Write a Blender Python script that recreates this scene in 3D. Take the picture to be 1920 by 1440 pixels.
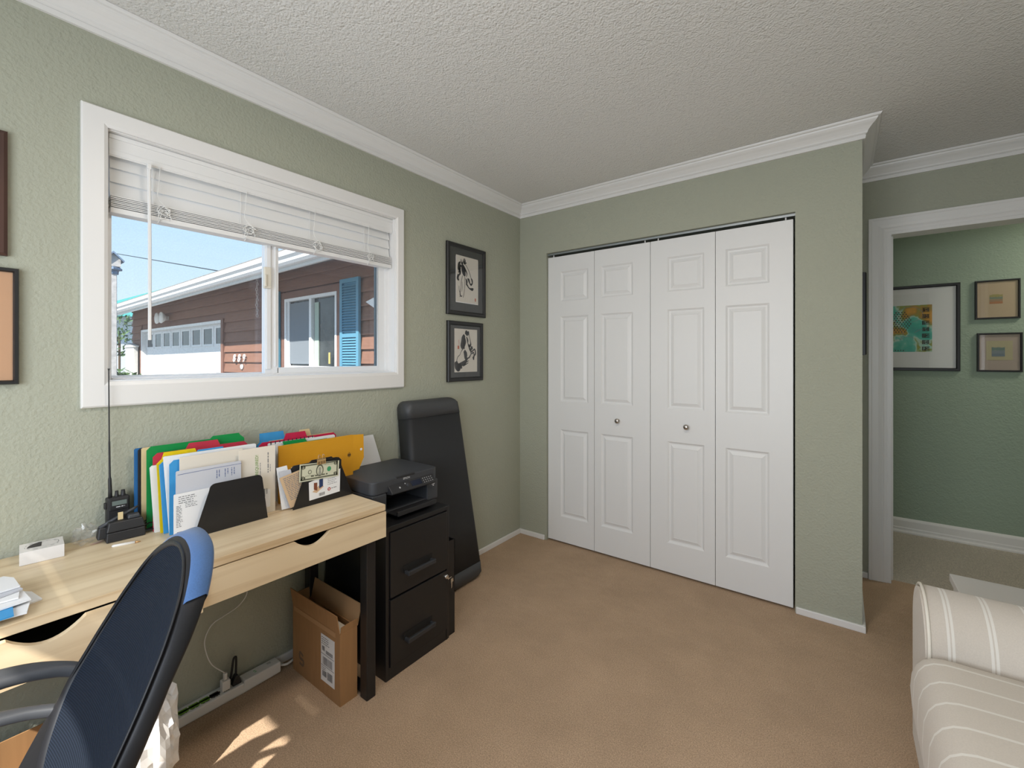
import bpy, bmesh, math, random
from mathutils import Vector, Matrix, noise as mnoise

# ------------------------------------------------------------------ reset
for o in list(bpy.data.objects):
    bpy.data.objects.remove(o)
scene = bpy.context.scene
COL = scene.collection
random.seed(7)

# ------------------------------------------------------------------ camera
F_PX, PPX, PPY = 824.4, 960.0, 672.0
CAM = (1.929, -2.687, 1.308)
YAW = math.radians(36.72)
cam_d = bpy.data.cameras.new('camera')
cam_d.sensor_width = 36.0
cam_d.lens = F_PX / 1920.0 * 36.0
cam_d.shift_y = (PPY - 720.0) / 1920.0
cam_d.clip_start = 0.02
cam = bpy.data.objects.new('camera', cam_d)
cam.location = CAM
cam.rotation_euler = (math.pi / 2, 0, YAW)
COL.objects.link(cam)
scene.camera = cam

# ------------------------------------------------------------------ world / sun / added window fill / exposure
world = bpy.data.worlds.new('sky')
scene.world = world
world.use_nodes = True
wn, wl = world.node_tree.nodes, world.node_tree.links
wn.clear()
w_out = wn.new('ShaderNodeOutputWorld')
w_bg = wn.new('ShaderNodeBackground')
w_geo = wn.new('ShaderNodeTexCoord')
w_sep = wn.new('ShaderNodeSeparateXYZ')
w_ramp = wn.new('ShaderNodeValToRGB')
w_ramp.color_ramp.elements[0].position = 0.0
w_ramp.color_ramp.elements[0].color = (0.74, 0.92, 1.0, 1)
w_ramp.color_ramp.elements[1].position = 0.55
w_ramp.color_ramp.elements[1].color = (0.24, 0.54, 0.98, 1)
wl.new(w_geo.outputs['Generated'], w_sep.inputs[0])
wl.new(w_sep.outputs['Z'], w_ramp.inputs[0])
wl.new(w_ramp.outputs[0], w_bg.inputs['Color'])
w_bg.inputs['Strength'].default_value = 1.15
wl.new(w_bg.outputs[0], w_out.inputs[0])

sun_d = bpy.data.lights.new('sun', 'SUN')
sun_d.energy = 9.0
sun_d.angle = math.radians(0.6)
sun_d.color = (1.0, 0.95, 0.86)
sun = bpy.data.objects.new('sun', sun_d)
sun.rotation_euler = Vector((0.45, -0.90, 1.0)).to_track_quat('Z', 'Y').to_euler()
sun.location = (4, -8, 9)
COL.objects.link(sun)

# area light added at the window behind the camera to boost indoor daylight
wl_d = bpy.data.lights.new('back_window_fill', 'AREA')
wl_d.shape = 'RECTANGLE'
wl_d.size, wl_d.size_y = 1.9, 0.95
wl_d.energy = 36.0
wl_d.color = (0.86, 0.92, 1.0)
wlo = bpy.data.objects.new('back_window_fill', wl_d)
wlo.location = (1.5, -3.44, 1.33)
wlo.rotation_euler = (math.pi / 2, 0, 0)      # -Z axis points to +y
COL.objects.link(wlo)

vs = scene.view_settings
vs.view_transform = 'Standard'
vs.look = 'None'
vs.gamma = 1.0
vs.use_curve_mapping = False
vs.exposure = 0.05

# ------------------------------------------------------------------ pixel helper (direction from pixel, distance from the plane it lies on)
FW = (-math.sin(YAW), math.cos(YAW))
RT = (math.cos(YAW), math.sin(YAW))
def P(px, py, x=None, y=None, z=None):
    k = (px - PPX) / F_PX
    m = (PPY - py) / F_PX
    d = (FW[0] + k * RT[0], FW[1] + k * RT[1], m)
    if x is not None: t = (x - CAM[0]) / d[0]
    elif y is not None: t = (y - CAM[1]) / d[1]
    else: t = (z - CAM[2]) / d[2]
    return Vector((CAM[0] + t * d[0], CAM[1] + t * d[1], CAM[2] + t * d[2]))

# ------------------------------------------------------------------ materials
MATS = {}
def M(name, col, rough=0.5, metal=0.0, noise=None, bump=None, spec=0.5, sheen=0.0, emit=None, alpha=None, bump2=None, coords='Object'):
    if name in MATS: return MATS[name]
    m = bpy.data.materials.new(name)
    m.use_nodes = True
    n, l = m.node_tree.nodes, m.node_tree.links
    b = n['Principled BSDF']
    b.inputs['Base Color'].default_value = (*col, 1)
    b.inputs['Roughness'].default_value = rough
    b.inputs['Metallic'].default_value = metal
    b.inputs['Specular IOR Level'].default_value = spec
    if sheen: b.inputs['Sheen Weight'].default_value = sheen
    if emit:
        b.inputs['Emission Color'].default_value = (*emit[0], 1)
        b.inputs['Emission Strength'].default_value = emit[1]
    if alpha is not None: b.inputs['Alpha'].default_value = alpha
    tc = n.new('ShaderNodeTexCoord')
    if noise:
        sc, amt = noise[0], noise[1]
        t = n.new('ShaderNodeTexNoise')
        t.inputs['Scale'].default_value = sc
        t.inputs['Detail'].default_value = 4
        if len(noise) > 2:
            mp = n.new('ShaderNodeMapping')
            mp.inputs['Scale'].default_value = noise[2]
            l.new(tc.outputs[coords], mp.inputs[0]); l.new(mp.outputs[0], t.inputs['Vector'])
        else:
            l.new(tc.outputs[coords], t.inputs['Vector'])
        r = n.new('ShaderNodeValToRGB')
        r.color_ramp.elements[0].position = 0.3
        r.color_ramp.elements[1].position = 0.7
        r.color_ramp.elements[0].color = (*[c * (1 - amt) for c in col], 1)
        r.color_ramp.elements[1].color = (*[min(1, c * (1 + amt)) for c in col], 1)
        l.new(t.outputs['Fac'], r.inputs[0]); l.new(r.outputs[0], b.inputs['Base Color'])
    prev = None
    for bp in (bump, bump2):
        if not bp: continue
        t = n.new('ShaderNodeTexNoise')
        t.inputs['Scale'].default_value = bp[0]
        t.inputs['Detail'].default_value = bp[3] if len(bp) > 3 else 2
        l.new(tc.outputs[coords], t.inputs['Vector'])
        bm_ = n.new('ShaderNodeBump')
        bm_.inputs['Strength'].default_value = bp[1]
        bm_.inputs['Distance'].default_value = bp[2]
        l.new(t.outputs['Fac'], bm_.inputs['Height'])
        if prev: l.new(prev.outputs[0], bm_.inputs['Normal'])
        prev = bm_
    if prev: l.new(prev.outputs[0], b.inputs['Normal'])
    MATS[name] = m
    return m

def wood_mat(name, light, dark, scale=(14, 0.55, 14)):
    m = bpy.data.materials.new(name); m.use_nodes = True
    n, l = m.node_tree.nodes, m.node_tree.links
    b = n['Principled BSDF']; b.inputs['Roughness'].default_value = 0.42
    tc = n.new('ShaderNodeTexCoord'); mp = n.new('ShaderNodeMapping')
    mp.inputs['Scale'].default_value = scale
    mp.inputs['Rotation'].default_value = (0.0, 0.0, 0.012)
    t = n.new('ShaderNodeTexNoise'); t.inputs['Scale'].default_value = 1.6; t.inputs['Detail'].default_value = 6
    t.inputs['Distortion'].default_value = 0.6
    r = n.new('ShaderNodeValToRGB')
    e = r.color_ramp.elements
    e[0].position = 0.28; e[0].color = (*dark, 1)
    e[1].position = 0.62; e[1].color = (*light, 1)
    k = r.color_ramp.elements.new(0.45); k.color = (*[(a * .35 + c * .65) for a, c in zip(dark, light)], 1)
    l.new(tc.outputs['Object'], mp.inputs[0]); l.new(mp.outputs[0], t.inputs['Vector'])
    l.new(t.outputs['Fac'], r.inputs[0]); l.new(r.outputs[0], b.inputs['Base Color'])
    MATS[name] = m
    return m

def glass_mat(name, dust=0.03, tint=(1, 1, 1), gloss=0.06):
    m = bpy.data.materials.new(name); m.use_nodes = True
    n, l = m.node_tree.nodes, m.node_tree.links
    n.clear()
    out = n.new('ShaderNodeOutputMaterial')
    tr = n.new('ShaderNodeBsdfTransparent'); tr.inputs[0].default_value = (*tint, 1)
    gl = n.new('ShaderNodeBsdfGlossy'); gl.inputs['Roughness'].default_value = 0.02
    mix = n.new('ShaderNodeMixShader'); mix.inputs[0].default_value = gloss
    l.new(tr.outputs[0], mix.inputs[1]); l.new(gl.outputs[0], mix.inputs[2])
    if dust > 0:
        df = n.new('ShaderNodeBsdfDiffuse'); df.inputs[0].default_value = (0.85, 0.87, 0.9, 1)
        tl = n.new('ShaderNodeBsdfTranslucent'); tl.inputs[0].default_value = (0.85, 0.87, 0.9, 1)
        ad = n.new('ShaderNodeMixShader'); ad.inputs[0].default_value = 0.6
        l.new(df.outputs[0], ad.inputs[1]); l.new(tl.outputs[0], ad.inputs[2])
        tc = n.new('ShaderNodeTexCoord')
        t = n.new('ShaderNodeTexNoise'); t.inputs['Scale'].default_value = 210; t.inputs['Detail'].default_value = 2
        r = n.new('ShaderNodeMapRange'); r.inputs['From Min'].default_value = .35; r.inputs['From Max'].default_value = .75
        r.inputs['To Min'].default_value = dust * .25; r.inputs['To Max'].default_value = dust * 2.2
        l.new(tc.outputs['Object'], t.inputs['Vector']); l.new(t.outputs['Fac'], r.inputs[0])
        m2 = n.new('ShaderNodeMixShader')
        l.new(r.outputs[0], m2.inputs[0]); l.new(mix.outputs[0], m2.inputs[1]); l.new(ad.outputs[0], m2.inputs[2])
        l.new(m2.outputs[0], out.inputs[0])
    else:
        l.new(mix.outputs[0], out.inputs[0])
    MATS[name] = m
    return m

WALL = M('sage_wall', (0.405, 0.415, 0.330), 0.75, bump=(95, 0.55, 0.006, 3), bump2=(28, 0.35, 0.006, 2), noise=(1.2, 0.02))
CEIL = M('textured_ceiling', (0.76, 0.75, 0.72), 0.9, bump=(130, 0.75, 0.008, 3), bump2=(55, 0.5, 0.008, 2))
TRIM = M('trim_white', (0.80, 0.79, 0.77), 0.38)
DOORW = M('door_white', (0.82, 0.82, 0.81), 0.42, bump=(160, 0.06, 0.002, 2))
VINYL = M('vinyl_white', (0.82, 0.83, 0.84), 0.3)
BLINDW = M('blind_white', (0.80, 0.80, 0.79), 0.45)
CARPET = M('tan_carpet', (0.47, 0.335, 0.225), 0.95, noise=(260, 0.32), bump=(300, 0.35, 0.006, 2), bump2=(9, 0.25, 0.02, 2), spec=0.1)
# broad mottling where the pile has been brushed different ways
_n, _l = CARPET.node_tree.nodes, CARPET.node_tree.links
_b = _n['Principled BSDF']; _src = _b.inputs['Base Color'].links[0].from_socket
_t = _n.new('ShaderNodeTexNoise'); _t.inputs['Scale'].default_value = 3.4; _t.inputs['Detail'].default_value = 5; _t.inputs['Roughness'].default_value = .65
_tc = _n.new('ShaderNodeTexCoord'); _l.new(_tc.outputs['Object'], _t.inputs['Vector'])
_r = _n.new('ShaderNodeMapRange'); _r.inputs['From Min'].default_value = .3; _r.inputs['From Max'].default_value = .7; _r.inputs['To Min'].default_value = .91; _r.inputs['To Max'].default_value = 1.07
_l.new(_t.outputs['Fac'], _r.inputs[0])
_m = _n.new('ShaderNodeVectorMath'); _m.operation = 'SCALE'; _l.new(_src, _m.inputs[0]); _l.new(_r.outputs[0], _m.inputs['Scale']); _l.new(_m.outputs[0], _b.inputs['Base Color'])
HALLCARPET = M('beige_hall_carpet', (0.64, 0.58, 0.49), 0.95, noise=(150, 0.22), bump=(230, 1.0, 0.01, 2), spec=0.1)
BLACKM = M('black_metal', (0.012, 0.012, 0.013), 0.36, bump=(600, 0.08, 0.001))
BLACKP = M('black_plastic', (0.018, 0.018, 0.02), 0.5, bump=(900, 0.1, 0.001))
DGREYP = M('charcoal_plastic', (0.045, 0.048, 0.054), 0.5, bump=(900, 0.1, 0.001))
CAVITY = M('cavity_shade', (0.006, 0.006, 0.006), 0.7)  # shade inside openings is put into this near-black colour
CHROME = M('chrome', (0.75, 0.74, 0.72), 0.2, metal=1.0)
STEELK = M('brushed_knob', (0.52, 0.48, 0.44), 0.28, metal=1.0)
GALV = M('galvanised_track', (0.42, 0.46, 0.48), 0.4, metal=0.8)
WHITEP = M('white_plastic', (0.80, 0.79, 0.76), 0.4)
PAPER = M('white_paper', (0.80, 0.80, 0.80), 0.75)
CREAMP = M('cream_paper', (0.74, 0.68, 0.58), 0.75)
GREYPAPER = M('grey_paper', (0.55, 0.56, 0.60), 0.75)
BUFF = M('buff_folder', (0.70, 0.55, 0.30), 0.7)
INK = M('black_ink', (0.02, 0.02, 0.022), 0.8)
GREYINK = M('grey_ink', (0.22, 0.22, 0.23), 0.8)
GREENINK = M('green_ink', (0.16, 0.32, 0.04), 0.8)
REDINK = M('red_ink', (0.45, 0.04, 0.03), 0.8)
KRAFT = M('kraft_cardboard', (0.36, 0.195, 0.082), 0.8, noise=(60, 0.06, (1, 1, 0.1)), bump=(300, .08, .002))
KRAFTIN = M('kraft_inside', (0.42, 0.25, 0.12), 0.8)
OAK = wood_mat('pale_wood', (0.75, 0.61, 0.41), (0.50, 0.345, 0.185))
GLASSW = glass_mat('window_glass', 0.032, gloss=0.04)
GLASSP = glass_mat('picture_glass', 0.0, gloss=0.05)

# ------------------------------------------------------------------ mesh helpers
def root_loc(o):
    v = Vector((0, 0, 0))
    while o: v = v + o.location; o = o.parent
    return v

def link(name, me, mat=None, parent=None, smooth=False):
    o = bpy.data.objects.new(name, me)
    if mat is not None and len(me.materials) == 0: me.materials.append(mat)
    COL.objects.link(o)
    if parent:
        o.parent = parent
        o.matrix_parent_inverse = Matrix.Translation(-root_loc_m(parent))
    if smooth:
        for p in me.polygons: p.use_smooth = True
    return o

def root_loc_m(o):
    # world translation of a parent (all parents here are pure translations or at the origin)
    v = Vector((0, 0, 0))
    while o is not None:
        v += o.location
        if o.parent is not None: v += o.matrix_parent_inverse.translation
        o = o.parent
    return v

def empty(name, loc, label=None, cat=None, group=None, kind=None):
    o = bpy.data.objects.new(name, None)
    o.location = loc
    o.empty_display_size = 0.05
    COL.objects.link(o)
    return tag(o, label, cat, group, kind)

def tag(o, label=None, cat=None, group=None, kind=None):
    if label: o['label'] = label
    if cat: o['category'] = cat
    if group: o['group'] = group
    if kind: o['kind'] = kind
    return o

def mesh(name, verts, faces):
    me = bpy.data.meshes.new(name)
    me.from_pydata([tuple(v) for v in verts], [], faces)
    me.validate()
    me.update()
    return me

class B:
    """collects geometry for one mesh"""
    def __init__(s): s.v = []; s.f = []
    def add(s, vs, fs):
        n = len(s.v); s.v += [tuple(v) for v in vs]; s.f += [tuple(i + n for i in f) for f in fs]; return s
    def box(s, x0, x1, y0, y1, z0, z1):
        return s.add([(x0, y0, z0), (x1, y0, z0), (x1, y1, z0), (x0, y1, z0), (x0, y0, z1), (x1, y0, z1), (x1, y1, z1), (x0, y1, z1)],
                     [(0, 3, 2, 1), (4, 5, 6, 7), (0, 1, 5, 4), (1, 2, 6, 5), (2, 3, 7, 6), (3, 0, 4, 7)])
    def prism(s, poly, ext):
        n = len(poly); e = Vector(ext)
        vs = [Vector(p) for p in poly] + [Vector(p) + e for p in poly]
        fs = [tuple(range(n - 1, -1, -1)), tuple(range(n, 2 * n))] + [(i, (i + 1) % n, n + (i + 1) % n, n + i) for i in range(n)]
        return s.add(vs, fs)
    def quad(s, a, b, c, d): return s.add([a, b, c, d], [(0, 1, 2, 3)])
    def tube(s, pts, r, seg=8, cap=True):
        pts = [Vector(p) for p in pts]; n = len(pts); vs = []; fs = []
        up = Vector((0, 0, 1)); prev = None
        for i, p in enumerate(pts):
            t = (pts[min(i + 1, n - 1)] - pts[max(i - 1, 0)]).normalized()
            if prev is None:
                a = t.cross(up)
                if a.length < 1e-3: a = t.cross(Vector((1, 0, 0)))
            else:
                a = prev - t * prev.dot(t)
                if a.length < 1e-4: a = t.cross(up)
            a.normalize(); prev = a; b_ = t.cross(a)
            rr = r[i] if isinstance(r, (list, tuple)) else r
            for j in range(seg):
                th = 2 * math.pi * j / seg
                vs.append(p + a * math.cos(th) * rr + b_ * math.sin(th) * rr)
        for i in range(n - 1):
            for j in range(seg):
                fs.append((i * seg + j, i * seg + (j + 1) % seg, (i + 1) * seg + (j + 1) % seg, (i + 1) * seg + j))
        if cap:
            fs.append(tuple(range(seg - 1, -1, -1))); fs.append(tuple((n - 1) * seg + j for j in range(seg)))
        return s.add(vs, fs)
    def lathe(s, prof, c, axis='z', seg=20):
        vs = []; fs = []; n = len(prof); c = Vector(c)
        for i in range(seg):
            th = 2 * math.pi * i / seg
            for r, h in prof:
                a, b_ = r * math.cos(th), r * math.sin(th)
                vs.append(c + (Vector((a, b_, h)) if axis == 'z' else Vector((h, a, b_)) if axis == 'x' else Vector((a, h, b_))))
        for i in range(seg):
            for j in range(n - 1):
                k = (i + 1) % seg
                fs.append((i * n + j, k * n + j, k * n + j + 1, i * n + j + 1))
        return s.add(vs, fs)
    def build(s, name, mat=None, parent=None, smooth=False, bevel=0, seg=2):
        me = mesh(name, s.v, s.f)
        if bevel:
            bm = bmesh.new(); bm.from_mesh(me)
            bmesh.ops.remove_doubles(bm, verts=bm.verts, dist=1e-6)
            bmesh.ops.recalc_face_normals(bm, faces=bm.faces)
            es = [e for e in bm.edges if len(e.link_faces) == 2 and e.calc_face_angle(0) > 0.5]
            bmesh.ops.bevel(bm, geom=es, offset=bevel, segments=seg, profile=0.5, affect='EDGES', clamp_overlap=True)
            bm.to_mesh(me); bm.free()
        else:
            bm = bmesh.new(); bm.from_mesh(me)
            bmesh.ops.recalc_face_normals(bm, faces=bm.faces)
            bm.to_mesh(me); bm.free()
        o = link(name, me, mat, parent)
        if smooth:
            for p in me.polygons: p.use_smooth = True
        return o

def box(name, x0, x1, y0, y1, z0, z1, mat, parent=None, bevel=0, seg=2):
    return B().box(min(x0, x1), max(x0, x1), min(y0, y1), max(y0, y1), min(z0, z1), max(z0, z1)).build(name, mat, parent, bevel=bevel, seg=seg)

def struct(name, b, mat, bevel=0):
    o = b.build(name, mat, None, bevel=bevel)
    o['kind'] = 'structure'
    return o

def smooth_path(pts, n=8):
    pts = [Vector(p) for p in pts]; out = []
    for i in range(len(pts) - 1):
        p0 = pts[max(i - 1, 0)]; p1 = pts[i]; p2 = pts[i + 1]; p3 = pts[min(i + 2, len(pts) - 1)]
        for j in range(n):
            t = j / n
            out.append(0.5 * ((2 * p1) + (p2 - p0) * t + (2 * p0 - 5 * p1 + 4 * p2 - p3) * t * t + (3 * p1 - p0 - 3 * p2 + p3) * t ** 3))
    out.append(pts[-1])
    return out

def copy_tree(o, off=(0, 0, 0), parent=None):
    c = o.copy(); COL.objects.link(c)
    c.parent = parent
    if parent is None: c.location = o.location + Vector(off)
    else: c.matrix_parent_inverse = o.matrix_parent_inverse.copy()
    for ch in o.children: copy_tree(ch, (0, 0, 0), c)
    return c

_font_cache = {}
def text_faces(txt, size, align='LEFT', shear=0.0):
    """filled outline of a word, as 2D verts + faces"""
    cu = bpy.data.curves.new('lettering', 'FONT')
    cu.body = txt; cu.size = size; cu.align_x = align; cu.shear = shear
    cu.resolution_u = 3
    ob = bpy.data.objects.new('lettering', cu)
    COL.objects.link(ob)
    dg = bpy.context.evaluated_depsgraph_get(); dg.update()
    me = ob.evaluated_get(dg).to_mesh()
    vs = [(v.co.x, v.co.y) for v in me.vertices]; fs = [tuple(p.vertices) for p in me.polygons]
    ob.evaluated_get(dg).to_mesh_clear()
    bpy.data.objects.remove(ob); bpy.data.curves.remove(cu)
    return vs, fs

def put2d(b, vs, fs, o, u, v):
    o = Vector(o); u = Vector(u); v = Vector(v)
    b.add([o + u * p[0] + v * p[1] for p in vs], fs)
    return b

def ribbon(b, pts, ws, o, u, v, n=5):
    """ink stroke: variable-width ribbon lying in the plane o,u,v"""
    pp = smooth_path([(p[0], p[1], 0) for p in pts], n)
    m = len(pp); vs = []; fs = []
    for i, p in enumerate(pp):
        t = (pp[min(i + 1, m - 1)] - pp[max(i - 1, 0)])
        if t.length < 1e-9: t = Vector((1, 0, 0))
        t.normalize(); nn = Vector((-t.y, t.x, 0))
        f = i / (m - 1) * (len(ws) - 1); k = min(int(f), len(ws) - 2) if len(ws) > 1 else 0
        w = ws[k] * (1 - (f - k)) + ws[k + 1] * (f - k) if len(ws) > 1 else ws[0]
        for s in (-1, 1):
            q = p + nn * s * w / 2; vs.append((q.x, q.y))
    for i in range(m - 1): fs.append((2 * i, 2 * i + 1, 2 * i + 3, 2 * i + 2))
    return put2d(b, vs, fs, o, u, v)

def blob(b, cx, cy, rx, ry, o, u, v, seg=14, rot=0, jit=0):
    vs = []
    for i in range(seg):
        th = 2 * math.pi * i / seg; r = 1 + random.uniform(-jit, jit)
        x, y = rx * math.cos(th) * r, ry * math.sin(th) * r
        vs.append((cx + x * math.cos(rot) - y * math.sin(rot), cy + x * math.sin(rot) + y * math.cos(rot)))
    return put2d(b, vs, [tuple(range(seg))], o, u, v)

def textlines(b, x0, x1, y_top, pitch, n, h, o, u, v, ragged=0.25):
    for i in range(n):
        y = y_top - i * pitch; x = x0; end = x1 - random.random() * ragged * (x1 - x0)
        while x < end:
            w = random.uniform(0.6, 2.6) * h * 2
            xe = min(x + w, end)
            put2d(b, [(x, y), (xe, y), (xe, y + h), (x, y + h)], [(0, 1, 2, 3)], o, u, v)
            x = xe + h * 0.9
    return b

def barcode(b, x0, x1, y0, y1, o, u, v):
    x = x0
    while x < x1:
        w = random.choice((1, 1, 2, 3)) * (x1 - x0) / 60
        put2d(b, [(x, y0), (x + w, y0), (x + w, y1), (x, y1)], [(0, 1, 2, 3)], o, u, v)
        x += w + random.choice((1, 1, 2)) * (x1 - x0) / 60
    return b

# ================================================================== ROOM SHELL
CH = 2.44           # ceiling height
XR, YB = 3.06, -3.50
YD, YH = 0.68, 1.72  # door wall / hall wall
XC = 2.015          # end of the closet wall
WT = 0.14

# --- floors
struct('floor', B().box(-0.0, XR, YB, 0.0, -0.12, 0).box(XC, XR, 0.0, YD + 0.06, -0.12, 0).box(0.0, XC, 0.0, 0.62, -0.12, 0), CARPET)
struct('floor_hall', B().box(1.2, 4.6, YD + 0.06, YH, -0.12, 0.002), HALLCARPET)
# --- ceiling
struct('ceiling', B().box(-WT, 4.7, YB - WT, YH + WT, CH, CH + 0.15), CEIL)
# --- window wall (x = 0) with its opening
WY0, WY1, WZ0, WZ1 = -2.325, -1.16, 1.232, 2.062
struct('wall_left', B().box(-WT, 0, YB - WT, WY0, -0.12, CH).box(-WT, 0, WY1, YD + WT, -0.12, CH)
       .box(-WT, 0, WY0, WY1, -0.12, WZ0).box(-WT, 0, WY0, WY1, WZ1, CH), WALL)
# --- closet wall (y = 0)
CX0, CX1, CZ1 = 0.234, 1.744, 2.064
struct('wall_front', B().box(0, CX0, 0, 0.12, 0, CH).box(CX1, XC, 0, 0.12, 0, CH).box(CX0, CX1, 0, 0.12, CZ1, CH), WALL)
# --- closet side wall, door wall
struct('wall_closet_side', B().box(XC - 0.11, XC, 0.12, YD, 0, CH), WALL)
struct('wall_closet_back', B().box(0, XC - 0.11, 0.62, YD, 0, CH), WALL)
DX0, DX1, DZ1 = 2.150, 2.915, 2.045
struct('wall_door', B().box(0, DX0, YD, YD + 0.12, 0, CH).box(DX1, XR + WT, YD, YD + 0.12, 0, CH).box(DX0, DX1, YD, YD + 0.12, DZ1, CH), WALL)
struct('wall_right', B().box(XR, XR + WT, YB - WT, YD, -0.12, CH), WALL)
HWALL = M('hall_wall_green', (0.315, 0.395, 0.305), 0.75, bump=(95, 0.6, 0.006, 3), bump2=(28, 0.35, 0.006, 2))
struct('wall_hall', B().box(1.1, 4.7, YH, YH + 0.12, -0.12, CH), HWALL)
struct('wall_hall_end_left', B().box(1.1, 1.2, YD + 0.12, YH, -0.12, CH), HWALL)
struct('wall_hall_end_right', B().box(4.6, 4.7, YD + 0.12, YH, -0.12, CH), HWALL)
struct('wall_hall_side', B().box(XR + WT, 4.7, YD, YD + 0.12, -0.12, CH), HWALL)
# --- back wall with the big window behind the camera
BX0, BX1, BZ0, BZ1 = 0.50, 2.50, 0.85, 2.062
struct('wall_back', B().box(0, BX0, YB - WT, YB, -0.12, CH).box(BX1, XR, YB - WT, YB, -0.12, CH)
       .box(BX0, BX1, YB - WT, YB, -0.12, BZ0).box(BX0, BX1, YB - WT, YB, BZ1, CH), WALL)

# --- crown moulding: profile swept round the room with mitred corners
def sweep_closed(b, path, prof, inward):
    """path: 2D corner list (room on the left when walking), prof: (offset into room, z)"""
    n = len(path); rows = []
    for i in range(n):
        p = Vector(path[i]); a = Vector(path[i - 1]); c = Vector(path[(i + 1) % n])
        d1 = (p - a).normalized(); d2 = (c - p).normalized()
        n1 = Vector((-d1.y, d1.x)) * inward; n2 = Vector((-d2.y, d2.x)) * inward
        bis = (n1 + n2); bis = bis / (bis.dot(n1))
        rows.append([(p.x + bis.x * o, p.y + bis.y * o, z) for o, z in prof])
    m = len(prof); vs = [v for r in rows for v in r]; fs = []
    for i in range(n):
        k = (i + 1) % n
        for j in range(m - 1): fs.append((i * m + j, k * m + j, k * m + j + 1, i * m + j + 1))
    return b.add(vs, fs)
PLAN = [(0, 0), (0, YB), (XR, YB), (XR, YD), (XC, YD), (XC, 0)]
crown = [(0.0, CH - 0.086), (0.011, CH - 0.086), (0.013, CH - 0.070), (0.010, CH - 0.068), (0.019, CH - 0.062), (0.020, CH - 0.055),
         (0.026, CH - 0.047), (0.036, CH - 0.036), (0.047, CH - 0.027), (0.054, CH - 0.019), (0.056, CH - 0.012), (0.064, CH - 0.011), (0.068, CH - 0.006), (0.070, CH - 0.001)]
struct('trim_1', sweep_closed(B(), PLAN, crown, 1), TRIM)

# --- baseboards
BH, BT = 0.034, 0.013
def bb(name, *boxes):
    b = B()
    for q in boxes: b.box(*q)
    return struct(name, b, TRIM, bevel=0.003)
bb('baseboard_left', (0, BT, YB, 0, 0, BH))
bb('baseboard_front', (BT, CX0 - 0.012, -BT, 0, 0, BH))
bb('baseboard_pillar', (CX1 + 0.004, XC + BT, -BT, 0, 0, BH))
bb('baseboard_closet_side', (XC, XC + BT, 0, YD, 0, BH))
bb('baseboard_door', (XC + BT, 2.062, YD - BT, YD, 0, BH))
bb('baseboard_right', (XR - BT, XR, YB, YD, 0, BH))
bb('baseboard_back', (BT, XR - BT, YB, YB + BT, 0, BH))
hb = B()
prof = [(0.0, 0.002), (0.022, 0.002), (0.022, 0.012), (0.016, 0.022), (0.014, 0.034), (0.016, 0.036), (0.013, 0.046), (0.012, 0.092), (0.009, 0.100), (0.004, 0.109), (0, 0.110)]
hb.prism([(1.2, YH - o, z) for o, z in prof], (3.4, 0, 0))
struct('baseboard_hall', hb, TRIM)

# --- door casing and jamb (doorway to the hall)
def casing(name, x0, x1, z1, yf, w=0.085, t=0.018):
    """picture-frame casing on a wall facing -y; profile: offset across width -> depth"""
    pr = [(0, 0), (0, -t), (0.012, -t), (0.016, -t + .003), (0.045, -t + .004), (0.060, -t + .009), (0.066, -t + .007), (0.072, -t + .010), (w, -t + .011), (w, 0)]
    b = B(); n = len(pr)
    corners = []
    # outer outline (goes inwards by o): left leg bottom, left top, right top, right bottom
    for (cx, cz, sx, sz) in ((x0 - w, 0, 1, 0), (x0 - w, z1 + w, 1, -1), (x1 + w, z1 + w, -1, -1), (x1 + w, 0, -1, 0)):
        corners.append([(cx + sx * o, yf + d, max(0, cz + sz * o)) for o, d in pr])
    vs = [v for c in corners for v in c]; fs = []
    for i in range(3):
        for j in range(n - 1): fs.append((i * n + j, (i + 1) * n + j, (i + 1) * n + j + 1, i * n + j + 1))
    fs.append(tuple(range(n))); fs.append(tuple(range(3 * n, 4 * n)))
    b.add(vs, fs)
    return struct(name, b, TRIM)
casing('trim_2', DX0, DX1, DZ1, YD)
jm = B().box(DX0 - 0.0, DX0 + 0.018, YD - 0.004, YD + 0.125, 0, DZ1).box(DX1 - 0.018, DX1, YD - 0.004, YD + 0.125, 0, DZ1).box(DX0 + 0.018, DX1 - 0.018, YD - 0.004, YD + 0.125, DZ1 - 0.018, DZ1)
jm.box(DX0 + 0.018, DX0 + 0.03, YD + 0.05, YD + 0.085, 0, DZ1 - .018)
jamb = struct('trim_3', jm, TRIM, bevel=0.001)
box('strike_plate', DX0 + 0.018, DX0 + 0.0195, YD + 0.008, YD + 0.034, 0.90, 0.96, CHROME, jamb)

# ================================================================== WINDOW 1
win = empty('window_1', (0, (WY0 + WY1) / 2, WZ0), kind='structure')
cw = 0.064
# casing boards with bevelled outer edge, mitred
def win_casing():
    pr = [(0, 0), (0, 0.014), (0.004, 0.018), (0.054, 0.018), (cw, 0.013), (cw, 0.0)]
    cor = [(WY0 - cw, WZ0 - cw * 1.28, 1, 1.28), (WY0 - cw, WZ1 + cw * .93, 1, -.93), (WY1 + cw * .78, WZ1 + cw * .93, -.78, -.93), (WY1 + cw * .78, WZ0 - cw * 1.28, -.78, 1.28)]
    n = len(pr)
    names = ['casing_board'] * 4
    for i in range(4):
        a = cor[i]; c = cor[(i + 1) % 4]
        vs = [(d, a[0] + a[2] * o, a[1] + a[3] * o) for o, d in pr] + [(d, c[0] + c[2] * o, c[1] + c[3] * o) for o, d in pr]
        fs = [(j, j + 1, n + j + 1, n + j) for j in range(n - 1)] + [tuple(range(n)), tuple(range(n, 2 * n))]
        B().add(vs, fs).build('casing_board', TRIM, win)
win_casing()
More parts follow.
